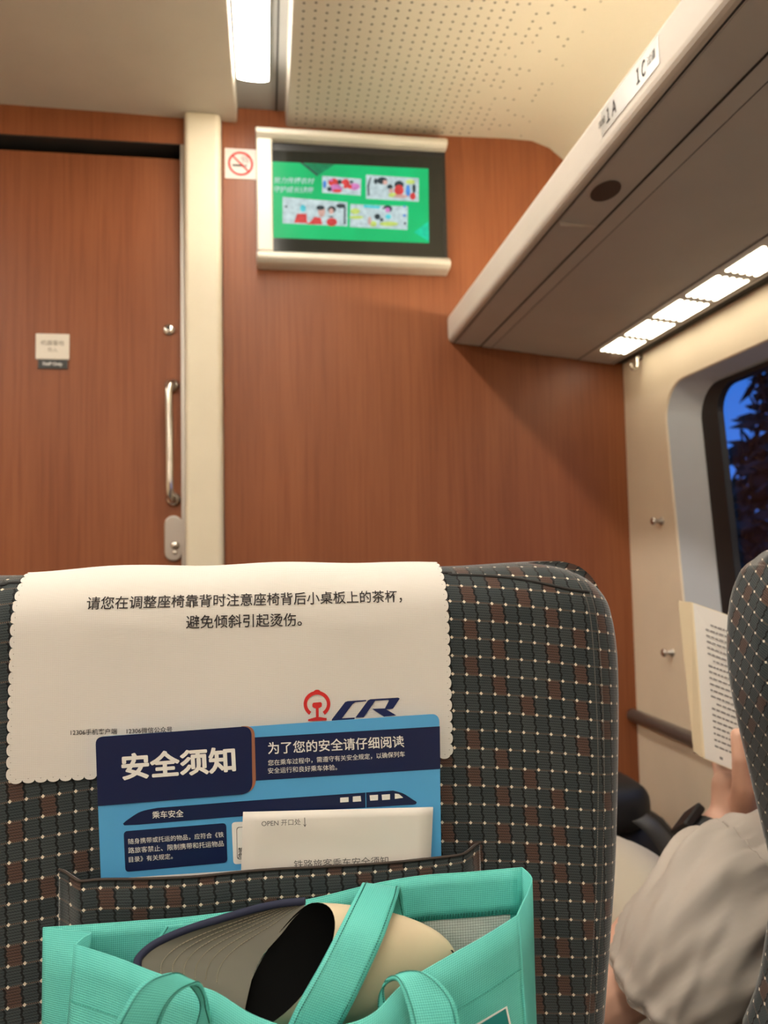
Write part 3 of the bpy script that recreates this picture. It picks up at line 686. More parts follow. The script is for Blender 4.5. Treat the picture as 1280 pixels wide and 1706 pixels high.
# ================================================================= HEADREST COVER
hc = empty('headrest_cover', (XA, .62, 1.05), 'white scalloped cloth headrest cover with printed Chinese notice, over the seat ahead', 'headrest cover')
cTL, cTR, cBL, cBR = PY(30, 950, .556), PY(749, 942, .556), PY(16, 1298, .556), PY(745, 1268, .556)
CX0, CX1 = (cTL.x + cBL.x) / 2 , (cTR.x + cBR.x) / 2
CZB = (cBL.z + cBR.z) / 2 + .001
DL = .0016
def cov_pt(x, s_, d=DL):
    """s_ = distance measured up the cloth from its lower front edge"""
    zt_ = SA.top(x) + .0009 * math.sin(x * 55 + 1) + .0010; r = SA.r; L1 = zt_ - r - CZB; L2 = r * PI / 2; L3 = SA.th - 2 * r
    wv = .0007 * math.sin(x * 41 + 2) * math.sin(s_ * 38) + .0005
    if s_ <= L1: return V3((x, SA.Yb - d - wv, CZB + s_))
    if s_ <= L1 + L2: a = (s_ - L1) / r; return V3((x, SA.Yb + r - (r + d) * math.cos(a), zt_ - r + (r + d) * math.sin(a)))
    if s_ <= L1 + L2 + L3: return V3((x, SA.Yb + r + (s_ - L1 - L2), zt_ + d))
    a = (s_ - L1 - L2 - L3) / r
    if a <= PI / 2: return V3((x, SA.Yb + SA.th - r + (r + d) * math.sin(a), zt_ - r + (r + d) * math.cos(a)))
    return V3((x, SA.Yb + SA.th + d, zt_ - r - (s_ - L1 - L2 - L3 - L2)))
smax = .142 + SA.r * PI + SA.th - 2 * SA.r + .10
mb = MB(); nx = 60; NS = 110
skew = lambda s_: (.0020 * (1 - min(1, s_ / .14)))
rows = []; U = []
for j in range(NS + 1):
    s_ = smax * j / NS
    xa_, xb_ = CX0 - .0005 - skew(s_), CX1 - .0005 + skew(s_) * .3
    rows.append([cov_pt(xa_ + (xb_ - xa_) * i / nx, s_) for i in range(nx + 1)]); U += [(xa_ + (xb_ - xa_) * i / nx, s_) for i in range(nx + 1)]
mb.grid(rows, U=U)
pitch = .0079
def scallop(f):
    V = [f(0, 0)]
    V += [f(math.cos(a), math.sin(a)) for a in np.linspace(0, PI, 9)]
    mb.add(V, [(0, k, k + 1) for k in range(1, 9)], [(0, 0)] * len(V))
hole = MB()
k = 0
while k * pitch < smax:
    s0 = (k + .5) * pitch
    for sg, xe in ((-1, CX0 - .0005 - skew(s0)), (1, CX1 - .0005 + skew(s0) * .3)):
        scallop(lambda c, q, sg=sg, xe=xe: cov_pt(xe + sg * q * .0024, max(0, s0 + c * pitch / 2)))
        if s0 < .16:
            V = [cov_pt(xe + sg * (-.0005) + .0003 * math.cos(a), s0 + .0003 * math.sin(a), DL + .0005) for a in np.linspace(0, 2 * PI, 7)[:-1]]; hole.add(V, [tuple(range(6))])
    k += 1
xa_, xb_ = CX0 - .0005 - skew(0), CX1 - .0005 + skew(0) * .3
nb = round((xb_ - xa_) / pitch); pb = (xb_ - xa_) / nb
for k in range(nb):
    xm = xa_ + (k + .5) * pb
    scallop(lambda c, q: cov_pt(xm + c * pb / 2, -q * .0024))
    V = [cov_pt(xm + .0003 * math.cos(a), .0008 + .0003 * math.sin(a), DL + .0005) for a in np.linspace(0, 2 * PI, 7)[:-1]]; hole.add(V, [tuple(range(6))])
mb.build('cloth', 'cloth', hc, True, uv=True)
hole.build('eyelet_stitching', plain('eyelet_shade', (.22, .20, .18), .9), hc)
YC = SA.Yb - .0022
cm = lambda p: cov_pt(p.x, p.z - CZB, DL + .0006)
mb = MB()
text_fit(mb, '请您在调整座椅靠背时注意座椅背后小桌板上的茶杯，', PY(143, 1018, YC), PY(671, 1005, YC), (0, 0, 1), cm, fat=.008)
text_fit(mb, '避免倾斜引起烫伤。', PY(310, 1048, YC), PY(503, 1043, YC), (0, 0, 1), cm, fat=.008)
mb.build('printed_notice', 'black_ink', hc)
mb = MB()
text_fit(mb, '12306手机客户端', PY(118, 1225, YC), PY(195, 1223, YC), (0, 0, 1), cm, fat=.006); text_fit(mb, '12306微信公众号', PY(211, 1223, YC), PY(287, 1220, YC), (0, 0, 1), cm, fat=.006)
mb.build('printed_caption', 'black_ink', hc)
# railway emblem: open ring with a knob on top and a rail section inside
K = lambda x, y: PY(490 + x / 6.4, 1140 + y / 6.4, YC)
em_ = MB()
cxr, cyr = 245, 210
n_ = 40; a0, a1 = math.radians(125), math.radians(415)
outer = [(cxr + 143 * math.cos(a0 + (a1 - a0) * k / n_), cyr + 140 * math.sin(a0 + (a1 - a0) * k / n_)) for k in range(n_ + 1)]
inner = [(cxr + 106 * math.cos(a0 + (a1 - a0) * k / n_), cyr + 100 * math.sin(a0 + (a1 - a0) * k / n_)) for k in range(n_ + 1)]
em_.grid([[cm(K(*p)) for p in outer], [cm(K(*p)) for p in inner]])
for poly in ([(210, 72), (232, 58), (262, 58), (282, 72), (275, 90), (217, 90)], [(194, 215), (204, 196), (285, 190), (298, 205), (296, 236), (272, 252), (222, 256), (196, 240)], [(232, 250), (262, 248), (264, 345), (234, 348)], [(150, 372), (200, 358), (248, 345), (300, 352), (348, 360), (348, 385), (150, 392)]):
    em_.add([cm(K(*p)) for p in poly], [tuple(range(len(poly)))])
em_.build('railway_emblem', 'red_ink', hc)
cr_ = MB()
for poly in ([(405, 372), (545, 190), (575, 180), (770, 168), (772, 180), (655, 192), (625, 212), (512, 362), (650, 355), (640, 385), (400, 400)],
             [(655, 356), (790, 172), (815, 160), (880, 158), (870, 172), (745, 352)], [(815, 160), (1110, 142), (1128, 152), (1058, 258), (1048, 262), (965, 266), (1012, 175), (1005, 166), (868, 176)],
             [(832, 262), (1050, 254), (1046, 262), (985, 268), (1090, 330), (960, 345)]):
    cr_.add([cm(K(*p)) for p in poly], [tuple(range(len(poly)))])
cr_.build('printed_monogram', 'navy_ink', hc)

# ================================================================= SAFETY CARD in the pocket
YK = .5465
kb = PY(450, 1460, YK)
kc = empty('safety_card', (kb.x, YK, .96), 'blue and navy safety card with big white Chinese title, standing in the seat pocket', 'card')
def kp(px, py, lay=0): return PY(px, py, YK - .0009 - .00022 * lay)
def round_poly(pts, rads, n=6):
    out = []; N = len(pts)
    for i in range(N):
        p = np.array(pts[i], float); a = np.array(pts[i - 1], float); b = np.array(pts[(i + 1) % N], float); r = rads[i]
        if r <= 0: out.append(tuple(p)); continue
        pa = p + (a - p) / np.linalg.norm(a - p) * r; pb_ = p + (b - p) / np.linalg.norm(b - p) * r
        for k in range(n + 1):
            t = k / n; out.append(tuple((1 - t) ** 2 * pa + 2 * t * (1 - t) * p + t * t * pb_))
    return out
outl = round_poly([(159, 1228), (732, 1189), (737, 1530), (172, 1566)], [14, 14, 0, 0])
MB().poly_prism([PY(*p, YK - .0008) for p in outl], (0, .0008, 0)).build('card', 'card_blue', kc)
def patch(pts, mat, lay, nm, par=kc): return MB().add([kp(*p, lay) for p in pts], [tuple(range(len(pts)))]).build(nm, mat, par)
UPK = (kp(159, 1228) - kp(172, 1566)).normalized(); UPR = V3((-.045, 0, 1))
patch(round_poly([(420, 1212), (733, 1211), (734, 1281), (424, 1301)], [0, 0, 0, 0]) if False else [(400, 1230), (733, 1210), (734, 1281), (405, 1302)], 'navy', 1, 'title_band')
patch(round_poly([(402, 1210), (424, 1209), (427, 1316), (402, 1324)], [0, 16, 20, 0], 8), 'copper', 2, 'copper_edge')
patch(round_poly([(159, 1228), (419, 1209.5), (421, 1322), (163, 1343)], [13, 16, 20, 0], 8), 'navy', 3, 'title_panel')
def heavy_text(mb, st, p0, p1, up, h, fat, res=150):
    """bold lettering: the glyph areas are thickened on a fine grid and written as row strips"""
    V, Fc = text_geo(st); V = np.array(V)[:, :2]; lo = V.min(0) - fat * 1.2; hi = V.max(0) + fat * 1.2
    nx, ny = int((hi[0] - lo[0]) * res), int((hi[1] - lo[1]) * res); G = np.zeros((ny, nx), bool)
    gx = lo[0] + (np.arange(nx) + .5) / res; gy = lo[1] + (np.arange(ny) + .5) / res
    for f_ in Fc:
        for q in range(1, len(f_) - 1):
            a_, b_, c_ = V[f_[0]], V[f_[q]], V[f_[q + 1]]; mn = np.minimum(np.minimum(a_, b_), c_); mx_ = np.maximum(np.maximum(a_, b_), c_)
            ix = np.where((gx >= mn[0]) & (gx <= mx_[0]))[0]; iy = np.where((gy >= mn[1]) & (gy <= mx_[1]))[0]
            if not len(ix) or not len(iy): continue
            X, Y = np.meshgrid(gx[ix], gy[iy]); cr2 = lambda p, r: (r[0] - p[0]) * (Y - p[1]) - (r[1] - p[1]) * (X - p[0])
            d1, d2, d3 = cr2(a_, b_), cr2(b_, c_), cr2(c_, a_)
            G[np.ix_(iy, ix)] |= ((d1 >= 0) & (d2 >= 0) & (d3 >= 0)) | ((d1 <= 0) & (d2 <= 0) & (d3 <= 0))
    k = int(round(fat * res)); D_ = G.copy()
    for dy in range(-k, k + 1):
        for dx in range(-k, k + 1):
            if dx * dx + dy * dy <= k * k + .5: D_ |= np.roll(np.roll(G, dy, 0), dx, 1)
    p0 = V3(p0); ex = (V3(p1) - p0) / nx; ey = V3(up).normalized() * (h / ny)
    for r_ in range(ny):
        e_ = np.flatnonzero(np.diff(np.concatenate(([0], D_[r_].astype(int), [0]))))
        for a_, b_ in zip(e_[::2], e_[1::2]):
            o_ = p0 + ey * r_; mb.add([o_ + ex * int(a_), o_ + ex * int(b_), o_ + ex * int(b_) + ey, o_ + ex * int(a_) + ey], [(0, 1, 2, 3)])
mb = MB(); heavy_text(mb, '安全须知', kp(203, 1301, 4), kp(394, 1287, 4), UPR, .0178, .036)
mb.build('title', 'white_ink', kc)
mb = MB(); text_fit(mb, '为了您的安全请仔细阅读', kp(447, 1257, 4), kp(674, 1245, 4), UPR, fat=.010)
text_fit(mb, '您在乘车过程中，需遵守有关安全规定，以确保列车', kp(447, 1276, 4), kp(675, 1261, 4), UPR); text_fit(mb, '安全运行和良好乘车体验。', kp(447, 1289, 4), kp(562, 1283, 4), UPR); mb.build('printed_text', 'white_ink', kc)
tr_ = catmull([(205, 1372), (215, 1364), (235, 1352), (262, 1346)], 5); tr_ = [tuple(p) for p in tr_] + [(400, 1335), (600, 1321)] + [tuple(p) for p in catmull([(655, 1317), (672, 1322), (688, 1332), (694, 1336), (692, 1340), (680, 1341)], 5)] + [(500, 1352), (230, 1374), (207, 1375)]
tb = patch(tr_, 'navy', 1, 'train_drawing')
for poly in ([(567, 1329), (581, 1328), (581, 1336), (567, 1337)], [(588, 1327), (601, 1326), (602, 1335), (588, 1336)], [(616, 1325), (630, 1324), (630, 1333), (617, 1334)], [(636, 1324), (650, 1323), (650, 1332), (637, 1333)], [(658, 1322), (665, 1323), (672, 1329), (658, 1331)]):
    patch(poly, 'white_ink', 2, 'train_window', tb)
patch([(609, 1320), (610, 1320), (610.5, 1346), (609.5, 1346)], 'card_blue', 2, 'train_joint', tb)
mb = MB(); text_fit(mb, '乘车安全', kp(254, 1364, 4), kp(306, 1361, 4), UPR, fat=.008); mb.build('printed_text', 'white_ink', kc)
patch(round_poly([(206, 1385), (377, 1371), (379, 1437), (209, 1453)], [7, 7, 7, 7]), 'navy', 1, 'text_box')
mb = MB()
for s, a, b in (('随身携带或托运的物品，应符合《铁', (214, 1407), (373, 1395)), ('路旅客禁止、限制携带和托运物品', (214, 1422), (373, 1410)), ('目录》有关规定。', (215, 1437), (288, 1431))): text_fit(mb, s, kp(*a, 4), kp(*b, 4), UPR)
mb.build('printed_text', 'white_ink', kc)
patch(round_poly([(386, 1370), (480, 1365), (484, 1433), (389, 1440)], [6, 0, 0, 6]), 'white_ink', 1, 'white_box')
patch(round_poly([(394, 1378), (470, 1374), (472, 1428), (395, 1432)], [5, 0, 0, 5]), 'grey_ink', 2, 'box_outline'); patch(round_poly([(395, 1379), (470, 1375), (472, 1427), (396, 1431)], [5, 0, 0, 5]), 'white_ink', 3, 'box_fill')
mb = MB(); text_fit(mb, '禁止', kp(397, 1421, 4), kp(415, 1420, 4), UPR, fat=.01); mb.build('printed_text', 'black_ink', kc); mb = MB(); text_fit(mb, '危险', kp(397, 1430, 4), kp(415, 1429, 4), UPR, fat=.01); mb.build('printed_text', 'black_ink', kc)
patch([(215, 1462), (733, 1428), (735, 1500), (220, 1540)], 'white_ink', 1, 'lower_panel')

YP = .5405
pb_ = empty('paper_bag', (PY(560, 1440, YP).x, YP, .965), 'white paper bag reading OPEN, in front of the blue safety card', 'paper bag')
rows = []; U = []
for j in range(9):
    v = j / 8; row = []
    for i in range(13):
        u_ = i / 12; px = (405 + (722 - 405) * u_) * (1 - v) + (401 + (717 - 401) * u_) * v; py = (1353 + (1345 - 1353) * u_) * (1 - v) + (1475 + (1458 - 1475) * u_) * v
        row.append(PY(px, py, YP + .0012 * noise.noise(V3((u_ * 4, v * 3, 1.3))) + (.0006 if v < .1 else 0)))
    rows.append(row)
MB().grid(rows).build('paper', 'paper', pb_, True, [SOL(.0012, 1)])
mb = MB(); mp = lambda p: p + V3((0, -.0016, 0))
PB = lambda px, py: PY(px, py, YP - .0012)
text_fit(mb, 'OPEN 开口处', PB(436, 1376), PB(501, 1373), (0, 0, 1), mp)
mb.add([mp(PB(507, 1361)), mp(PB(508.2, 1361)), mp(PB(508.6, 1376)), mp(PB(507.4, 1376))], [(0, 1, 2, 3)]); mb.add([mp(PB(504.5, 1371)), mp(PB(508, 1376.5)), mp(PB(511, 1371)), mp(PB(508, 1374))], [(0, 1, 2, 3)])
text_fit(mb, '铁路旅客乘车安全须知', PB(490, 1447), PB(647, 1440), (-.02, 0, 1), mp)
mb.build('printed_text', 'grey_ink', pb_)

# ================================================================= TOTE BAG
ZT = .6555
tg = empty('tote_bag', (.02, .46, ZT), 'turquoise non-woven tote bag with a cap inside, against the seat pocket', 'bag')
def drop(top, bot, n=14, amp=.0016, seed=0.0, bulge=0.0, by=-1):
    """panel hanging from a polyline top to a polyline bottom, with shallow creases"""
    rows = []; U = []; N = len(top)
    for j in range(n + 1):
        v = j / n; row = []; acc = 0
        for i in range(N):
            if i: acc += (V3(top[i]) - V3(top[i - 1])).length
            p = V3(top[i]).lerp(V3(bot[i]), v); t = i / (N - 1)
            w_ = amp * noise.noise(V3((t * 5 + seed, v * 4, seed))) * min(1, v * 6 + .25) + bulge * math.sin(PI * t) * math.sin(PI * min(1, v * .9 + .0))
            row.append(p + V3((0, by * w_, 0))); U.append((acc, v * (V3(top[i]) - V3(bot[i])).length))
        rows.append(row)
    return MB().grid(rows, U=U)
def poly3(lst, k=6): return [V3(PY(p[0], p[1], p[2])) for p in catmull(lst, k)]
bt_ = [(72, 1545, .503), (150, 1540, .506), (230, 1534, .508), (300, 1529, .509), (420, 1514, .510), (520, 1497, .510), (620, 1473, .510), (700, 1459, .509), (780, 1453, .507), (870, 1445, .503)]
top_b = poly3(bt_); bot_b = [V3((-.135 + .285 * i / (len(top_b) - 1), .505, ZT)) for i in range(len(top_b))]
drop(top_b, bot_b, 14, .0010, 3.0).build('back_panel', 'teal', tg, True, [SOL(.0010)], uv=True)
ft_ = [(125, 1573, .478), (190, 1594, .463), (255, 1619, .448), (310, 1637, .436), (360, 1653, .428), (420, 1690, .419), (490, 1713, .412), (560, 1710, .411), (620, 1690, .413), (672, 1640, .419), (740, 1597, .426), (805, 1560, .433), (862, 1525, .441)]
top_f = poly3(ft_); bot_f = [V3((-.128 + .275 * i / (len(top_f) - 1), .425 - .03 * math.sin(PI * i / (len(top_f) - 1)), ZT)) for i in range(len(top_f))]
bot_f[0] = V3((-.128, .44, ZT)); bot_f[-1] = V3((.150, .42, ZT))
fp = drop(top_f, bot_f, 24, .0030, 8.0, .006).build('front_panel', 'teal', tg, True, [SOL(.0010)], uv=True)
fs = MB(); NF = len(top_f); fo = drop(top_f, bot_f, 24, .0030, 8.0, .006).V
for i in range(NF - 1):
    for q in range(3):
        fs.tube([fo[2 * NF + i].lerp(fo[2 * NF + i + 1], (q + .2) / 3) + V3((0, -.0009, 0)), fo[2 * NF + i].lerp(fo[2 * NF + i + 1], (q + .75) / 3) + V3((0, -.0009, 0))], .00035, 4)
fs.build('hem_stitching', plain('teal_seam', lin(48, 150, 138), .6), tg)
# gussets, folded in at the mouth
tl = poly3([(72, 1545, .503), (112, 1550, .497), (151, 1553, .4905), (139, 1562, .484), (125, 1573, .478)], 4)
bl_ = [V3((-.135 - .004 * math.sin(PI * i / (len(tl) - 1)), .505 + (.44 - .505) * i / (len(tl) - 1), ZT)) for i in range(len(tl))]
drop(tl, bl_, 12, .0010, 1.0).build('side_gusset', 'teal', tg, True, [SOL(.0010)], uv=True)
tr2 = poly3([(870, 1445, .503), (886, 1463, .489), (879, 1488, .470), (873, 1500, .460), (862, 1525, .441)], 4)
br_ = [V3((.150 + .012 * math.sin(PI * i / (len(tr2) - 1)), .505 + (.42 - .505) * i / (len(tr2) - 1), ZT)) for i in range(len(tr2))]
drop(tr2, br_, 12, .0010, 2.0).build('side_gusset', 'teal', tg, True, [SOL(.0010)], uv=True)
MB().add([(-.134, .504, ZT + .001), (.149, .504, ZT + .001), (.149, .42, ZT + .001), (-.127, .425, ZT + .001)], [(0, 1, 2, 3)]).build('base', 'teal', tg, False, [SOL(.001)])
# inner hem of the back panel and the grey lining under it
hem_t = [p + V3((0, -.0022, -.0004)) for p in top_b[3:-1]]; 
hem_b = []
for i, p in enumerate(hem_t): hem_b.append(p + V3((0, -.0010, -.0268)))
drop(hem_t, hem_b, 4, .0004, 5.0).build('hem', 'teal', tg, True, [SOL(.0006)], uv=True)
drop([p + V3((0, .0005, .002)) for p in hem_b[12:-1]], [V3((min(p.x, .145), .5015, ZT + .01)) for p in hem_b[12:-1]], 8, .0006, 6.0).build('lining', 'lining', tg, True, uv=True)
st = MB()
for i in range(12, len(hem_b) - 2):
    for j in range(3):
        p = hem_b[i].lerp(hem_b[i + 1], (j + .5) / 3) + V3((0, -.0008, 0)); st.tube([p + V3((0, 0, .0008)), p + V3((.0004, 0, .0034))], .00042, 4)
st.build('hem_stitching', 'teal_dark', tg)
def ribbon(name, edges, mat='teal', k=8, parent=tg, th=.0016, across=6):
    """edges = [(pxL, pyL, YL, pxR, pyR, YR)]"""
    C = catmull(edges, k); rows = []; U = []; acc = 0; prev = None
    for c in C:
        a_ = PY(c[0], c[1], c[2]); b_ = PY(c[3], c[4], c[5]); mid = (a_ + b_) / 2
        if prev is not None: acc += (mid - prev).length
        prev = mid; rows.append([a_.lerp(b_, i / across) for i in range(across + 1)]); U += [((a_ - b_).length * i / across, acc) for i in range(across + 1)]
    o = MB().grid(rows, U=U).build(name, mat, parent, True, [SOL(th, 0)], uv=True)
    s_ = MB()
    for e_ in (.09, .91):
        L = [r_[0].lerp(r_[-1], e_) for r_ in rows]
        nrm = []
        for i in range(0, len(L) - 1):
            t_ = (L[i + 1] - L[i]); w_ = rows[i][-1] - rows[i][0]; nv = t_.cross(w_)
            if nv.length < 1e-9: continue
            nv.normalize()
            for sg in (-1, 1):
                for q in range(2):
                    s_.tube([L[i].lerp(L[i + 1], q / 2 + .08) + nv * (sg * th * .62), L[i].lerp(L[i + 1], q / 2 + .38) + nv * (sg * th * .62)], .00035, 4)
    s_.build('stitching', 'teal_dark', o)
    return o
ribbon('handle', [(640, 1545, .4985, 676, 1535, .4985), (622, 1500, .4955, 672, 1506, .4955), (607, 1473, .4830, 667, 1480, .4830), (596, 1487, .464, 661, 1500, .464), (566, 1545, .440, 640, 1560, .440), (532, 1610, .429, 607, 1632, .429), (497, 1672, .425, 573, 1700, .425), (455, 1750, .427, 530, 1775, .427), (380, 1800, .455, 420, 1850, .455), (300, 1730, .488, 345, 1760, .488), (262, 1590, .499, 318, 1600, .499), (275, 1543, .5015, 335, 1535, .5015)])
ribbon('handle', [(322, 1720, .4275, 352, 1700, .424), (335, 1672, .424, 346, 1680, .4215), (318, 1640, .417, 341, 1655, .4185), (285, 1622, .407, 330, 1640, .412), (240, 1636, .399, 300, 1652, .405), (208, 1678, .394, 276, 1682, .400), (190, 1730, .392, 262, 1738, .398), (210, 1830, .390, 280, 1800, .394), (400, 1900, .380, 400, 1840, .384), (620, 1880, .382, 610, 1820, .386), (700, 1800, .388, 775, 1800, .388), (688, 1718, .396, 768, 1712, .392), (676, 1668, .402, 752, 1660, .398), (662, 1634, .409, 712, 1622, .405), (645, 1634, .417, 668, 1622, .413), (632, 1660, .4215, 640, 1645, .4195), (630, 1720, .4235, 650, 1705, .4215)])
# corner of a printed panel on the front
def fpz(px, py, d): return PY(px, py, .4175 - d)
MB().add([fpz(845, 1676, .0025), fpz(790, 1708, .004), fpz(800, 1780, .006), fpz(868, 1780, .005)], [(0, 1, 2, 3)]).build('print_border', 'white_ink', tg)
pp = MB().add([fpz(843, 1680, .0031), fpz(797, 1708, .0046), fpz(805, 1780, .0066), fpz(864, 1780, .0056)], [(0, 1, 2, 3)]).build('printed_patch', 'patch', tg)

# ================================================================= CAP in the tote
cp = empty('baseball_cap', PY(480, 1700, .455), 'beige baseball cap with an olive brim underside, lying inside the tote', 'cap')
OUT = [(509, 1505, .476), (470, 1509, .478), (430, 1517, .479), (370, 1534, .478), (310, 1553, .475), (262, 1574, .470), (236, 1594, .464), (228, 1612, .459), (236, 1650, .452), (270, 1700, .446), (330, 1740, .444)]
JUN = [(508, 1512, .472), (488, 1532, .473), (470, 1555, .473), (453, 1574, .473), (438, 1592, .472), (429, 1608, .470), (422, 1624, .467), (417, 1642, .463), (413, 1659, .459), (409, 1678, .455), (404, 1710, .451)]
oc, jc = catmull(OUT, 6), catmull(JUN, 6)
def brim(i, v, dy=0.0):
    o_, j_ = PY(*oc[i]), PY(*jc[i]); p = j_.lerp(o_, v); return p + V3((0, .006 * math.sin(PI * v) + dy, 0))
nb_ = len(oc)
MB().grid([[brim(i, v / 12) for i in range(nb_)] for v in range(13)]).build('brim_underside', 'olive', cp, True)
MB().grid([[brim(i, v / 12, .0028) for i in range(nb_)] for v in range(13)]).build('brim_top', 'capnavy', cp, True)
MB().tube([brim(i, 1.0, .0016) + V3((0, 0, .0006)) for i in range(nb_)], .0023, 8).build('brim_piping', 'capnavy', cp, True)
s_ = MB()
for v in (.30, .40, .50, .60, .70, .80):
    for i in range(3, nb_ - 16):
        s_.tube([brim(i, v, -.0005), brim(i, v, -.0005).lerp(brim(i + 1, v, -.0005), .8)], .00025, 4)
s_.build('brim_stitching', 'thread', cp)
C0 = np.array((468, 1612, .460)); Uv = np.array((52, -108, .008)); Vr = np.array((74, -12, -.020)); Vl = np.array((44, -10, -.012)); Ap = np.array((278, 10, .012))
def crown(th, t, sc=1.0):
    r = Uv * math.cos(th) + (Vr if math.sin(th) > 0 else Vl) * math.sin(th)
    p = C0 + (r * math.cos(t) * sc + Ap * math.sin(t) * sc)
    return PY(*p)
nT = 48
MB().grid([[crown(2 * PI * k / nT, t / 14 * PI / 2) for k in range(nT)] for t in range(15)], True).build('crown', 'beige', cp, True)
MB().grid([[crown(2 * PI * k / nT, .0 + t / 14 * (PI / 2), .996 - .066 * min(1, t / 3)) for k in range(nT)] for t in range(15)], True).build('sweatband', plain('black_cloth', (.006, .006, .006), .95, spec=.1), cp, True)
mesh_in = MB().grid([[crown(a, t, .91) for a in np.linspace(.95, 2.3, 14)] for t in np.linspace(.03, .55, 8)]); mesh_in.build('mesh_lining', plain('olive_mesh', (.07, .065, .045), .9), cp, True)
e_ = MB()
for th, t, sz in ((.62, .30, .0032), (1.02, .98, .0042)):
    e_.add([crown(th, t, 1.018), crown(th + .07, t + .06, 1.018), crown(th + .10, t + .02, 1.018), crown(th + .05, t - .04, 1.018)], [(0, 1, 2, 3)])
e_.build('embroidery', 'black_ink', cp)

# ================================================================= PERSON in the window seat
pr = empty('person', (XB, .90, .0), 'person in a greige shirt and khaki trousers holding a book, in the window seat', 'person')
def capsule(mb, a, b, ra_, rb_, n=14, m=5):
    a = V3(a); b = V3(b); ax = (b - a); L = ax.length; ax = ax.normalized(); u = ax.orthogonal().normalized(); w = ax.cross(u); rows = []
    def rg(c, r): rows.append([c + (u * math.cos(2 * PI * k / n) + w * math.sin(2 * PI * k / n)) * r for k in range(n)])
    for k in range(m): t = (k + .3) / (m - .0) * PI / 2; rg(a - ax * ra_ * math.cos(t), ra_ * math.sin(t))
    rg(a, ra_); rg(b, rb_)
    for k in range(m)[::-1]: t = (k + .3) / m * PI / 2; rg(b + ax * rb_ * math.cos(t), rb_ * math.sin(t))
    k0 = len(mb.V); mb.grid(rows, True); N = len(rows) * n; mb.F.append(tuple(k0 + i for i in range(n))[::-1]); mb.F.append(tuple(k0 + N - n + i for i in range(n)))
def ell(mb, c, r, n=18, m=12):
    c = V3(c); rows = [[c + V3((r[0] * math.sin(t) * math.cos(2 * PI * k / n), r[1] * math.sin(t) * math.sin(2 * PI * k / n), r[2] * math.cos(t))) for k in range(n)] for t in np.linspace(.15, PI - .15, m)]
    k0 = len(mb.V); mb.grid(rows, True); N = m * n; mb.F.append(tuple(k0 + i for i in range(n))[::-1]); mb.F.append(tuple(k0 + N - n + i for i in range(n)))
def chain(mb, pts, rs):
    for i in range(len(pts) - 1): capsule(mb, pts[i], pts[i + 1], rs[i], rs[i + 1])
bd = MB()
PEL, CHE = V3((XB, .85, .545)), V3((XB, .835, .77))
SHL, ELL_, WRL = V3((.545, .815, .835)), V3((.366, .870, .700)), V3((.601, 1.0, .834))
SHR, ELR, WRR = V3((.745, .83, .835)), V3((.86, .95, .70)), V3((.74, 1.01, .86))
chain(bd, [PEL, V3((XB, .85, .66)), CHE, V3((XB, .83, .85))], [.115, .105, .115, .07]); chain(bd, [SHL, V3((XB, .83, .84)), SHR], [.05, .075, .05]); chain(bd, [V3((XB, .82, .86)), V3((XB + .02, .775, .96))], [.048, .046])
hd_c = V3((XB + .03, .770, 1.050)); ell(bd, hd_c, (.072, .088, .105)); ell(bd, hd_c + V3((0, .035, -.055)), (.055, .055, .05))
chain(bd, [hd_c + V3((0, .085, .005)), hd_c + V3((0, .104, -.022))], [.010, .014])          # nose
chain(bd, [hd_c + V3((-.02, .083, -.056)), hd_c + V3((.02, .083, -.056))], [.008, .008])    # lips
for sg in (-1, 1): ell(bd, hd_c + V3((sg * .074, -.005, -.01)), (.012, .022, .030)); ell(bd, hd_c + V3((sg * .03, .076, .008)), (.014, .012, .009))
chain(bd, [SHL, ELL_, ELL_.lerp(WRL, .35), WRL], [.046, .036, .035, .025]); chain(bd, [SHR, ELR, ELR.lerp(WRR, .35), WRR], [.046, .037, .036, .025])
KNL, ANL = V3((.535, 1.20, .680)), V3((.50, 1.27, .30)); KNR, ANR = V3((.72, 1.23, .53)), V3((.72, 1.28, .09))
chain(bd, [V3((.58, .86, .53)), KNL, KNL.lerp(ANL, .35), ANL], [.080, .055, .052, .034]); chain(bd, [V3((.70, .86, .53)), KNR, KNR.lerp(ANR, .35), ANR], [.080, .055, .052, .034])
chain(bd, [ANL, ANL + V3((-.03, .12, -.04))], [.034, .025]); chain(bd, [ANR + V3((0, 0, -.04)), ANR + V3((0, .13, -.055))], [.036, .028])
# left hand: palm, thumb on the page, four fingers behind the book
h = lambda px, py, Y: PY(px, py, Y)
chain(bd, [WRL, h(1211, 1352, 1.0), h(1209, 1308, 1.006)], [.024, .0205, .0185]); chain(bd, [WRL, h(1232, 1345, .997), h(1236, 1308, .998)], [.022, .0225, .0190]); chain(bd, [h(1222, 1365, 1.0), h(1254, 1345, .992), h(1256, 1315, .990)], [.021, .019, .0165])
chain(bd, [h(1238, 1350, .985), h(1240, 1305, .936), h(1236, 1262, .922), h(1231, 1226, .926)], [.0175, .0145, .0118, .0105])      # thumb
for (a_, b_, c_, d_) in (((1204, 1305, 1.012), (1194, 1266, 1.034), (1200, 1222, 1.040), (1212, 1186, 1.034)), ((1219, 1302, 1.016), (1217, 1252, 1.036), (1226, 1198, 1.036), (1238, 1160, 1.026)),
                         ((1234, 1302, 1.014), (1238, 1254, 1.030), (1250, 1204, 1.026), (1262, 1172, 1.014)), ((1249, 1306, 1.008), (1257, 1270, 1.020), (1270, 1230, 1.014), (1281, 1204, 1.004))):
    chain(bd, [h(*a_), h(*b_), h(*c_), h(*d_)], [.0095, .0078, .0070, .0060])
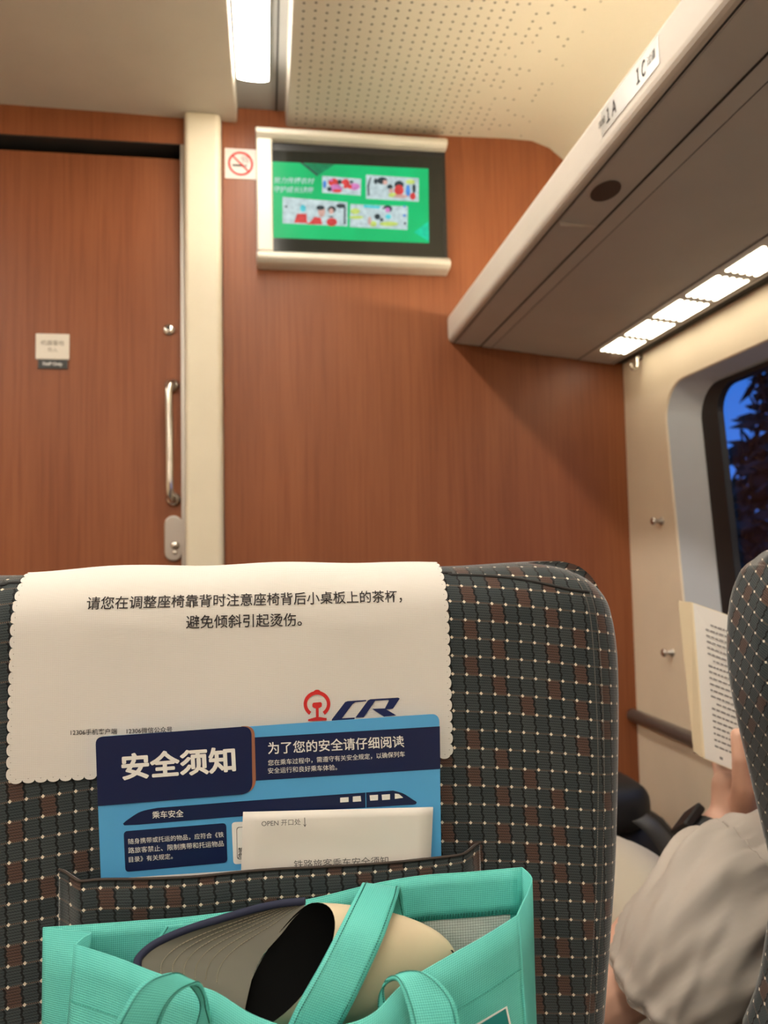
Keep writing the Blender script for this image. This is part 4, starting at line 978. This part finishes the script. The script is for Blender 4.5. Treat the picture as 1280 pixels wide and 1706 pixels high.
# right hand under the other half of the book
chain(bd, [WRR, WRR + V3((-.005, .03, .05))], [.024, .026]); base = WRR + V3((-.005, .03, .05))
for k in range(4): chain(bd, [base + V3((-.025 + .016 * k, .0, .01)), base + V3((-.03 + .018 * k, .022, .045)), base + V3((-.03 + .018 * k, .026, .085))], [.010, .009, .007])
chain(bd, [base + V3((.02, -.015, -.02)), base + V3((.012, -.04, .03)), base + V3((.0, -.045, .06))], [.012, .011, .008])
bd.build('body', 'skin', pr, True, [('REMESH', dict(mode='VOXEL', voxel_size=.0036, use_smooth_shade=True)), ('SMOOTH', dict(factor=.5, iterations=3))])
# hair
hr = MB(); ell(hr, hd_c + V3((0, -.014, .022)), (.080, .088, .098), 24, 16)
hr.build('hair', 'hair', pr, True)
for sg in (-1, 1): MB().lathe(hd_c + V3((sg * .03, .086, .008)), (0, 1, 0), [(.006, 0), (.004, .002), (0, .003)], 12).build('eye', 'hair', pr, True)
# clothing: sleeves, shirt, trousers, shoes
def loft(path, n=40, fold=0.0, seed=0.0, up=V3((0, 0, 1)), freq=3.0, sub=6):
    """path = [(center, ru, rv)] elliptic rings"""
    P = catmull([(*c, a_, b_) for c, a_, b_ in path], sub); rows = []; m = len(P)
    for i, p in enumerate(P):
        c = V3(p[:3]); t = V3(P[min(i + 1, m - 1)][:3]) - V3(P[max(i - 1, 0)][:3]); t.normalize()
        u = (up - t * up.dot(t)).normalized(); w = t.cross(u); row = []
        for k in range(n):
            a_ = 2 * PI * k / n
            f = fold * (noise.noise(V3((math.cos(a_) * freq + seed, math.sin(a_) * freq, i / m * 1.3))) + .5 * noise.noise(V3((math.cos(a_) * 7 + seed, math.sin(a_) * 7, i / m * 4))))
            row.append(c + u * math.cos(a_) * (p[3] + f) + w * math.sin(a_) * (p[4] + f))
        rows.append(row)
    return MB().grid(rows, True)
q = lambda px, py, Y: PY(px, py, Y)
sl = [(q(1345, 1500, .825), .086, .074), (q(1290, 1508, .818), .092, .080), (q(1235, 1524, .813), .093, .084), (q(1180, 1562, .812), .080, .078), (q(1138, 1602, .815), .070, .070), (q(1110, 1636, .820), .060, .061), (q(1094, 1662, .825), .0525, .054)]
def sleeve_rows(path, n=96, sub=10, up=V3((-.35, 0, .94)), seed=2.0):
    P = catmull([(*c, a_, b_) for c, a_, b_ in path], sub); rows = []; m = len(P)
    for i, p in enumerate(P):
        c = V3(p[:3]); t = V3(P[min(i + 1, m - 1)][:3]) - V3(P[max(i - 1, 0)][:3]); t.normalize()
        u = (up - t * up.dot(t)).normalized(); w = t.cross(u); row = []; v = i / (m - 1)
        for k in range(n):
            a_ = 2 * PI * k / n
            f = .0115 * noise.noise(V3((math.cos(a_) * 3.0 + seed, math.sin(a_) * 3.0, v * 1.6))) + .0065 * noise.noise(V3((math.cos(a_ + v * 1.5) * 6 + seed, math.sin(a_ + v * 1.5) * 6, v * 2.5)))
            f += .0022 * math.sin(a_ * 34) * math.exp(-((v - .30) / .05) ** 2) + .0050 * math.sin(a_ * 11 + 1) * math.exp(-((v - .42) / .12) ** 2) - .004 * math.exp(-((v - .29) / .02) ** 2)
            f += .0035 * math.exp(-((v - .90) / .03) ** 2)
            row.append(c + u * math.cos(a_) * (p[3] + f) + w * math.sin(a_) * (p[4] + f))
        rows.append(row)
    return rows
slr = sleeve_rows(sl); MB().grid(slr, True).build('sleeve', 'shirt', pr, True, [SOL(.0022, -1)])
pm = MB(); si = round(.30 * (len(slr) - 1)); cen_ = sum(slr[si], V3((0, 0, 0))) / len(slr[si])
pts = [p + (p - cen_).normalized() * (.0002 + .0011 * math.sin(k * 2.1)) for k, p in enumerate(slr[si])]
pm.tube(pts + [pts[0]], [.0012 + .0006 * math.sin(k * 1.7) for k in range(len(pts) + 1)], 6); pm.build('armhole_seam', 'shirt', pr, True)
sm2 = MB(); si = round(.93 * (len(slr) - 1)); cen_ = sum(slr[si], V3((0, 0, 0))) / len(slr[si])
for k in range(0, len(slr[si]) - 1, 1): sm2.tube([slr[si][k].lerp(slr[si][k + 1], .1) + (slr[si][k] - cen_).normalized() * .0003, slr[si][k].lerp(slr[si][k + 1], .7) + (slr[si][k] - cen_).normalized() * .0003], .0004, 4)
sm2.build('hem_stitching', plain('greige_thread', (.36, .32, .28), .9), pr)
sr = [(V3((.70, .83, .845)), .082, .075), (V3((.77, .85, .815)), .078, .072), (V3((.82, .91, .755)), .068, .065), (V3((.845, .94, .72)), .058, .055)]
loft(sr, 40, .006, 4.0, V3((.5, 0, .85)), 2.4, 6).build('sleeve', 'shirt', pr, True, [SOL(.002, -1)])
body_sh = [(V3((XB, .86, .50)), .150, .165), (V3((XB, .855, .60)), .140, .158), (V3((XB, .845, .72)), .138, .150), (V3((XB, .835, .81)), .125, .140), (V3((XB, .832, .865)), .100, .105), (V3((XB, .832, .895)), .065, .065), (V3((XB, .835, .915)), .053, .053)]
loft(body_sh, 48, .006, 7.0, V3((0, 1, 0)), 2.2, 6).build('shirt', 'shirt', pr, True, [SOL(.002, 1)])
lt = [(V3((.60, .84, .540)), .098, .100), (V3((.58, .95, .590)), .096, .098), (V3((.555, 1.08, .645)), .088, .088), (V3((.540, 1.17, .680)), .080, .078), (V3((.525, 1.235, .668)), .074, .074), (V3((.515, 1.255, .59)), .074, .074), (V3((.505, 1.265, .45)), .066, .066), (V3((.50, 1.27, .33)), .060, .060)]
loft(lt, 40, .007, 1.0, V3((1, 0, .1)), 2.4, 8).build('trouser_leg', 'khaki', pr, True, [SOL(.002, -1)])
rt_ = [(V3((.69, .84, .545)), .098, .092), (V3((.70, .95, .552)), .094, .090), (V3((.71, 1.10, .555)), .084, .082), (V3((.715, 1.22, .545)), .076, .074), (V3((.72, 1.27, .49)), .072, .072), (V3((.72, 1.275, .36)), .066, .066), (V3((.72, 1.28, .14)), .058, .058)]
loft(rt_, 40, .006, 9.0, V3((1, 0, .1)), 2.4, 8).build('trouser_leg', 'khaki', pr, True, [SOL(.002, -1)])
for A in (ANL, ANR):
    mb = MB(); low = V3((0, 0, -.045 if A is ANR else -.01)); chain(mb, [A + low, A + low + V3((0 if A is ANR else -.03, .14, -.006 if A is ANR else -.035))], [.043, .036]); mb.build('shoe', 'dark', pr, True, [('REMESH', dict(mode='VOXEL', voxel_size=.006, use_smooth_shade=True))])
# smart watch on the left wrist
wd_ = (WRL - ELL_).normalized(); wc = ELL_.lerp(WRL, .90)
u_ = (V3((-1, 0, .2)) - wd_ * V3((-1, 0, .2)).dot(wd_)).normalized(); v_ = wd_.cross(u_)
rows = [[wc + wd_ * s_ + (u_ * math.cos(2 * PI * k / 28) + v_ * math.sin(2 * PI * k / 28)) * (.0315 + (.0012 if abs(s_) < .009 else 0)) for k in range(28)] for s_ in (-.0105, -.008, .008, .0105)]
wb = MB().grid(rows, True).build('watch_strap', 'rubber', pr, True, [SOL(.003, 0)])
cs = MB(); cc = wc + u_ * .036
pts = []
for x, y in round_poly([(-.023, -.021), (.023, -.021), (.023, .021), (-.023, .021)], [.008] * 4, 5): pts.append(cc + wd_ * x + v_ * y - u_ * .006)
cs.poly_prism(pts, u_ * .012); cs.build('watch_case', 'rubber', wb, False, [BEV(.003, 3)])

# ================================================================= BOOK
bk = empty('book', PY(1200, 1280, .96), 'open paperback book held up by the person by the window', 'book')
A_, B_, Cc, D_ = PY(1152, 1003, 1.0), PY(1172, 1263, .972), PY(1352, 1337, .888), PY(1332, 1066, .905)
T_ = PY(1130, 1004, 1.034) - A_; T_ = V3((T_.x, T_.y, 0)); T2 = PY(1156, 1256, 1.006) - B_; T2 = V3((T2.x, T2.y, 0))
def slab(name, quad, t0, t1, mat, par): 
    V = [*quad, quad[0] + t0, quad[1] + t1, quad[2] + t1, quad[3] + t0]
    return MB().add(V, [(0, 1, 2, 3), (7, 6, 5, 4), (0, 4, 5, 1), (1, 5, 6, 2), (2, 6, 7, 3), (3, 7, 4, 0)]).build(name, mat, par)
def page_row(quad, t, bow=0.0, n=12):
    nrm = (quad[3] - quad[0]).cross(quad[1] - quad[0]).normalized()
    top = [quad[0].lerp(quad[3], k / n) for k in range(n + 1)]; bot = [quad[1].lerp(quad[2], k / n) for k in range(n + 1)]
    return top, bot, nrm
slab('page_block', [A_, B_, Cc, D_], T_, T2, 'pageedge', bk)
nr = (B_ - A_).cross(D_ - A_).normalized()
if nr.y > 0: nr = -nr
ins = lambda u_, v_: A_.lerp(D_, u_).lerp(B_.lerp(Cc, u_), v_) + nr * .0006
pg = MB().add([ins(.02, .004), ins(.02, .996), ins(1, .996), ins(1, .004)], [(0, 1, 2, 3)]).build('page', 'page', bk)
tx = MB()
for r_ in range(21):
    v = .105 + r_ * .039; u = .13 + (.05 if r_ in (0, 6, 13) else 0); end = .92 if r_ not in (5, 12, 20) else .55
    while u < end:
        wdt = random.uniform(.02, .05)
        f = lambda uu, vv: A_.lerp(D_, uu).lerp(B_.lerp(Cc, uu), vv) + nr * .0011
        tx.add([f(u, v), f(u, v + .011), f(min(u + wdt, end), v + .011), f(min(u + wdt, end), v)], [(0, 1, 2, 3)]); u += wdt + .008
f = lambda uu, vv: A_.lerp(D_, uu).lerp(B_.lerp(Cc, uu), vv) + nr * .0011
tx.add([f(.17, .945), f(.17, .962), f(.20, .962), f(.20, .945)], [(0, 1, 2, 3)])
tx.build('printed_lines', plain('page_ink', (.24, .23, .23), .8), pg)
cq = [A_ + T_ * 1.01 + V3((0, 0, .0005)), B_ + T2 * 1.01 + V3((0, 0, -.002)), Cc + T2 * 1.01 + V3((0, 0, -.002)), D_ + T_ * 1.01 + V3((0, 0, .0005))]
slab('cover', cq, -nr * .0016, -nr * .0016, 'cover_red', bk)
# the half that faces the reader
rv = V3((.10, .085, .0))
slab('page_block', [D_, Cc, Cc + rv, D_ + rv], V3((-.008, .010, 0)), V3((-.008, .010, 0)), 'page', bk)
of_ = V3((-.0083, .0104, 0)); slab('cover', [D_ + of_, Cc + of_, Cc + rv + of_, D_ + rv + of_], V3((-.001, .0012, 0)), V3((-.001, .0012, 0)), 'cover_red', bk)

# ================================================================= BACKPACK by the corner
bp = empty('backpack', (.83, 1.68, 0), 'black backpack standing in the corner below the wall rail', 'backpack')
def superell(mb, c, r, e=.45, n=28, m=18):
    sg = lambda v, p: math.copysign(abs(v) ** p, v)
    rows = [[V3((c[0] + r[0] * sg(math.sin(t), e) * sg(math.cos(2 * PI * k / n), e), c[1] + r[1] * sg(math.sin(t), e) * sg(math.sin(2 * PI * k / n), e), c[2] + r[2] * sg(math.cos(t), e * 1.5))) for k in range(n)] for t in np.linspace(.02, PI - .02, m)]
    k0 = len(mb.V); mb.grid(rows, True); N = m * n; mb.F.append(tuple(k0 + i for i in range(n))[::-1]); mb.F.append(tuple(k0 + N - n + i for i in range(n)))
mb = MB(); superell(mb, (.795, 1.70, .315), (.165, .13, .325), .75); mb.build('body', 'nylon', bp, True)
mb = MB(); superell(mb, (.715, 1.69, .660), (.105, .10, .055)); mb.build('lid', 'nylon', bp, True)
mb = MB(); superell(mb, (.815, 1.575, .22), (.105, .045, .17)); mb.build('front_pocket', 'nylon', bp, True)
st_ = [V3(p) for p in catmull([(.765, 1.575, .655), (.785, 1.560, .638), (.812, 1.552, .60), (.832, 1.548, .55), (.842, 1.550, .48), (.84, 1.555, .40)], 6)]
rows = [[p + V3((-.016, .0, -.006)), p + V3((-.006, -.005, -.002)), p + V3((.006, -.005, .002)), p + V3((.016, 0, .006))] for p in st_]
MB().grid(rows).build('shoulder_strap', 'webbing', bp, True, [SOL(.008, 0)])
hp_ = [V3(p) for p in catmull([(.69, 1.70, .70), (.70, 1.69, .735), (.735, 1.69, .738), (.75, 1.70, .70)], 6)]
MB().tube(hp_, .008, 8).build('carry_handle', 'webbing', bp, True)

# ================================================================= OUTSIDE
struct(MB().box((1.6, -30, -1.3), (60, 60, -1.2)).build('ground', 'ground'))
def tree(x, y, h, r, label, seed):
    rnd = random.Random(seed); t = empty('tree', (x, y, -1.2), label, 'tree', 'dark trees outside the window')
    MB().tube([(x, y, -1.2), (x + .1, y, h * .3), (x, y + .1, h * .7)], [.16, .12, .06], 8).build('trunk', 'bark', t, True)
    mb = MB()
    for k in range(2600):
        a = rnd.uniform(0, 2 * PI); v = rnd.uniform(0, 1); rr = r * (1 - v * .85) * math.sqrt(rnd.uniform(.15, 1)) * (1 + .25 * math.sin(a * 3 + v * 9))
        p = V3((x + rr * math.cos(a), y + rr * math.sin(a), -0.2 + (h + .2) * v + rnd.uniform(-.2, .2))); s_ = rnd.uniform(.10, .22)
        u = V3((rnd.gauss(0, 1), rnd.gauss(0, 1), rnd.gauss(0, 1))).normalized(); w_ = u.orthogonal().normalized()
        mb.add([p + u * s_, p + w_ * s_ * .5, p - u * s_, p - w_ * s_ * .5], [(0, 1, 2, 3)])
    mb.build('crown', 'tree', t)
tree(6.4, 8.6, 4.2, 1.2, 'tall dark tree outside, its crown against the blue sky in the window', 1)
tree(9.6, 15.5, 2.6, 2.2, 'lower dark tree farther off outside the window, behind the others', 2)
tree(6.6, 11.4, 1.7, 1.4, 'low rounded dark tree outside, nearest the window frame', 3)
tree(10.4, 10.6, 3.2, 1.9, 'broad dark tree outside, right of the tall one', 4)
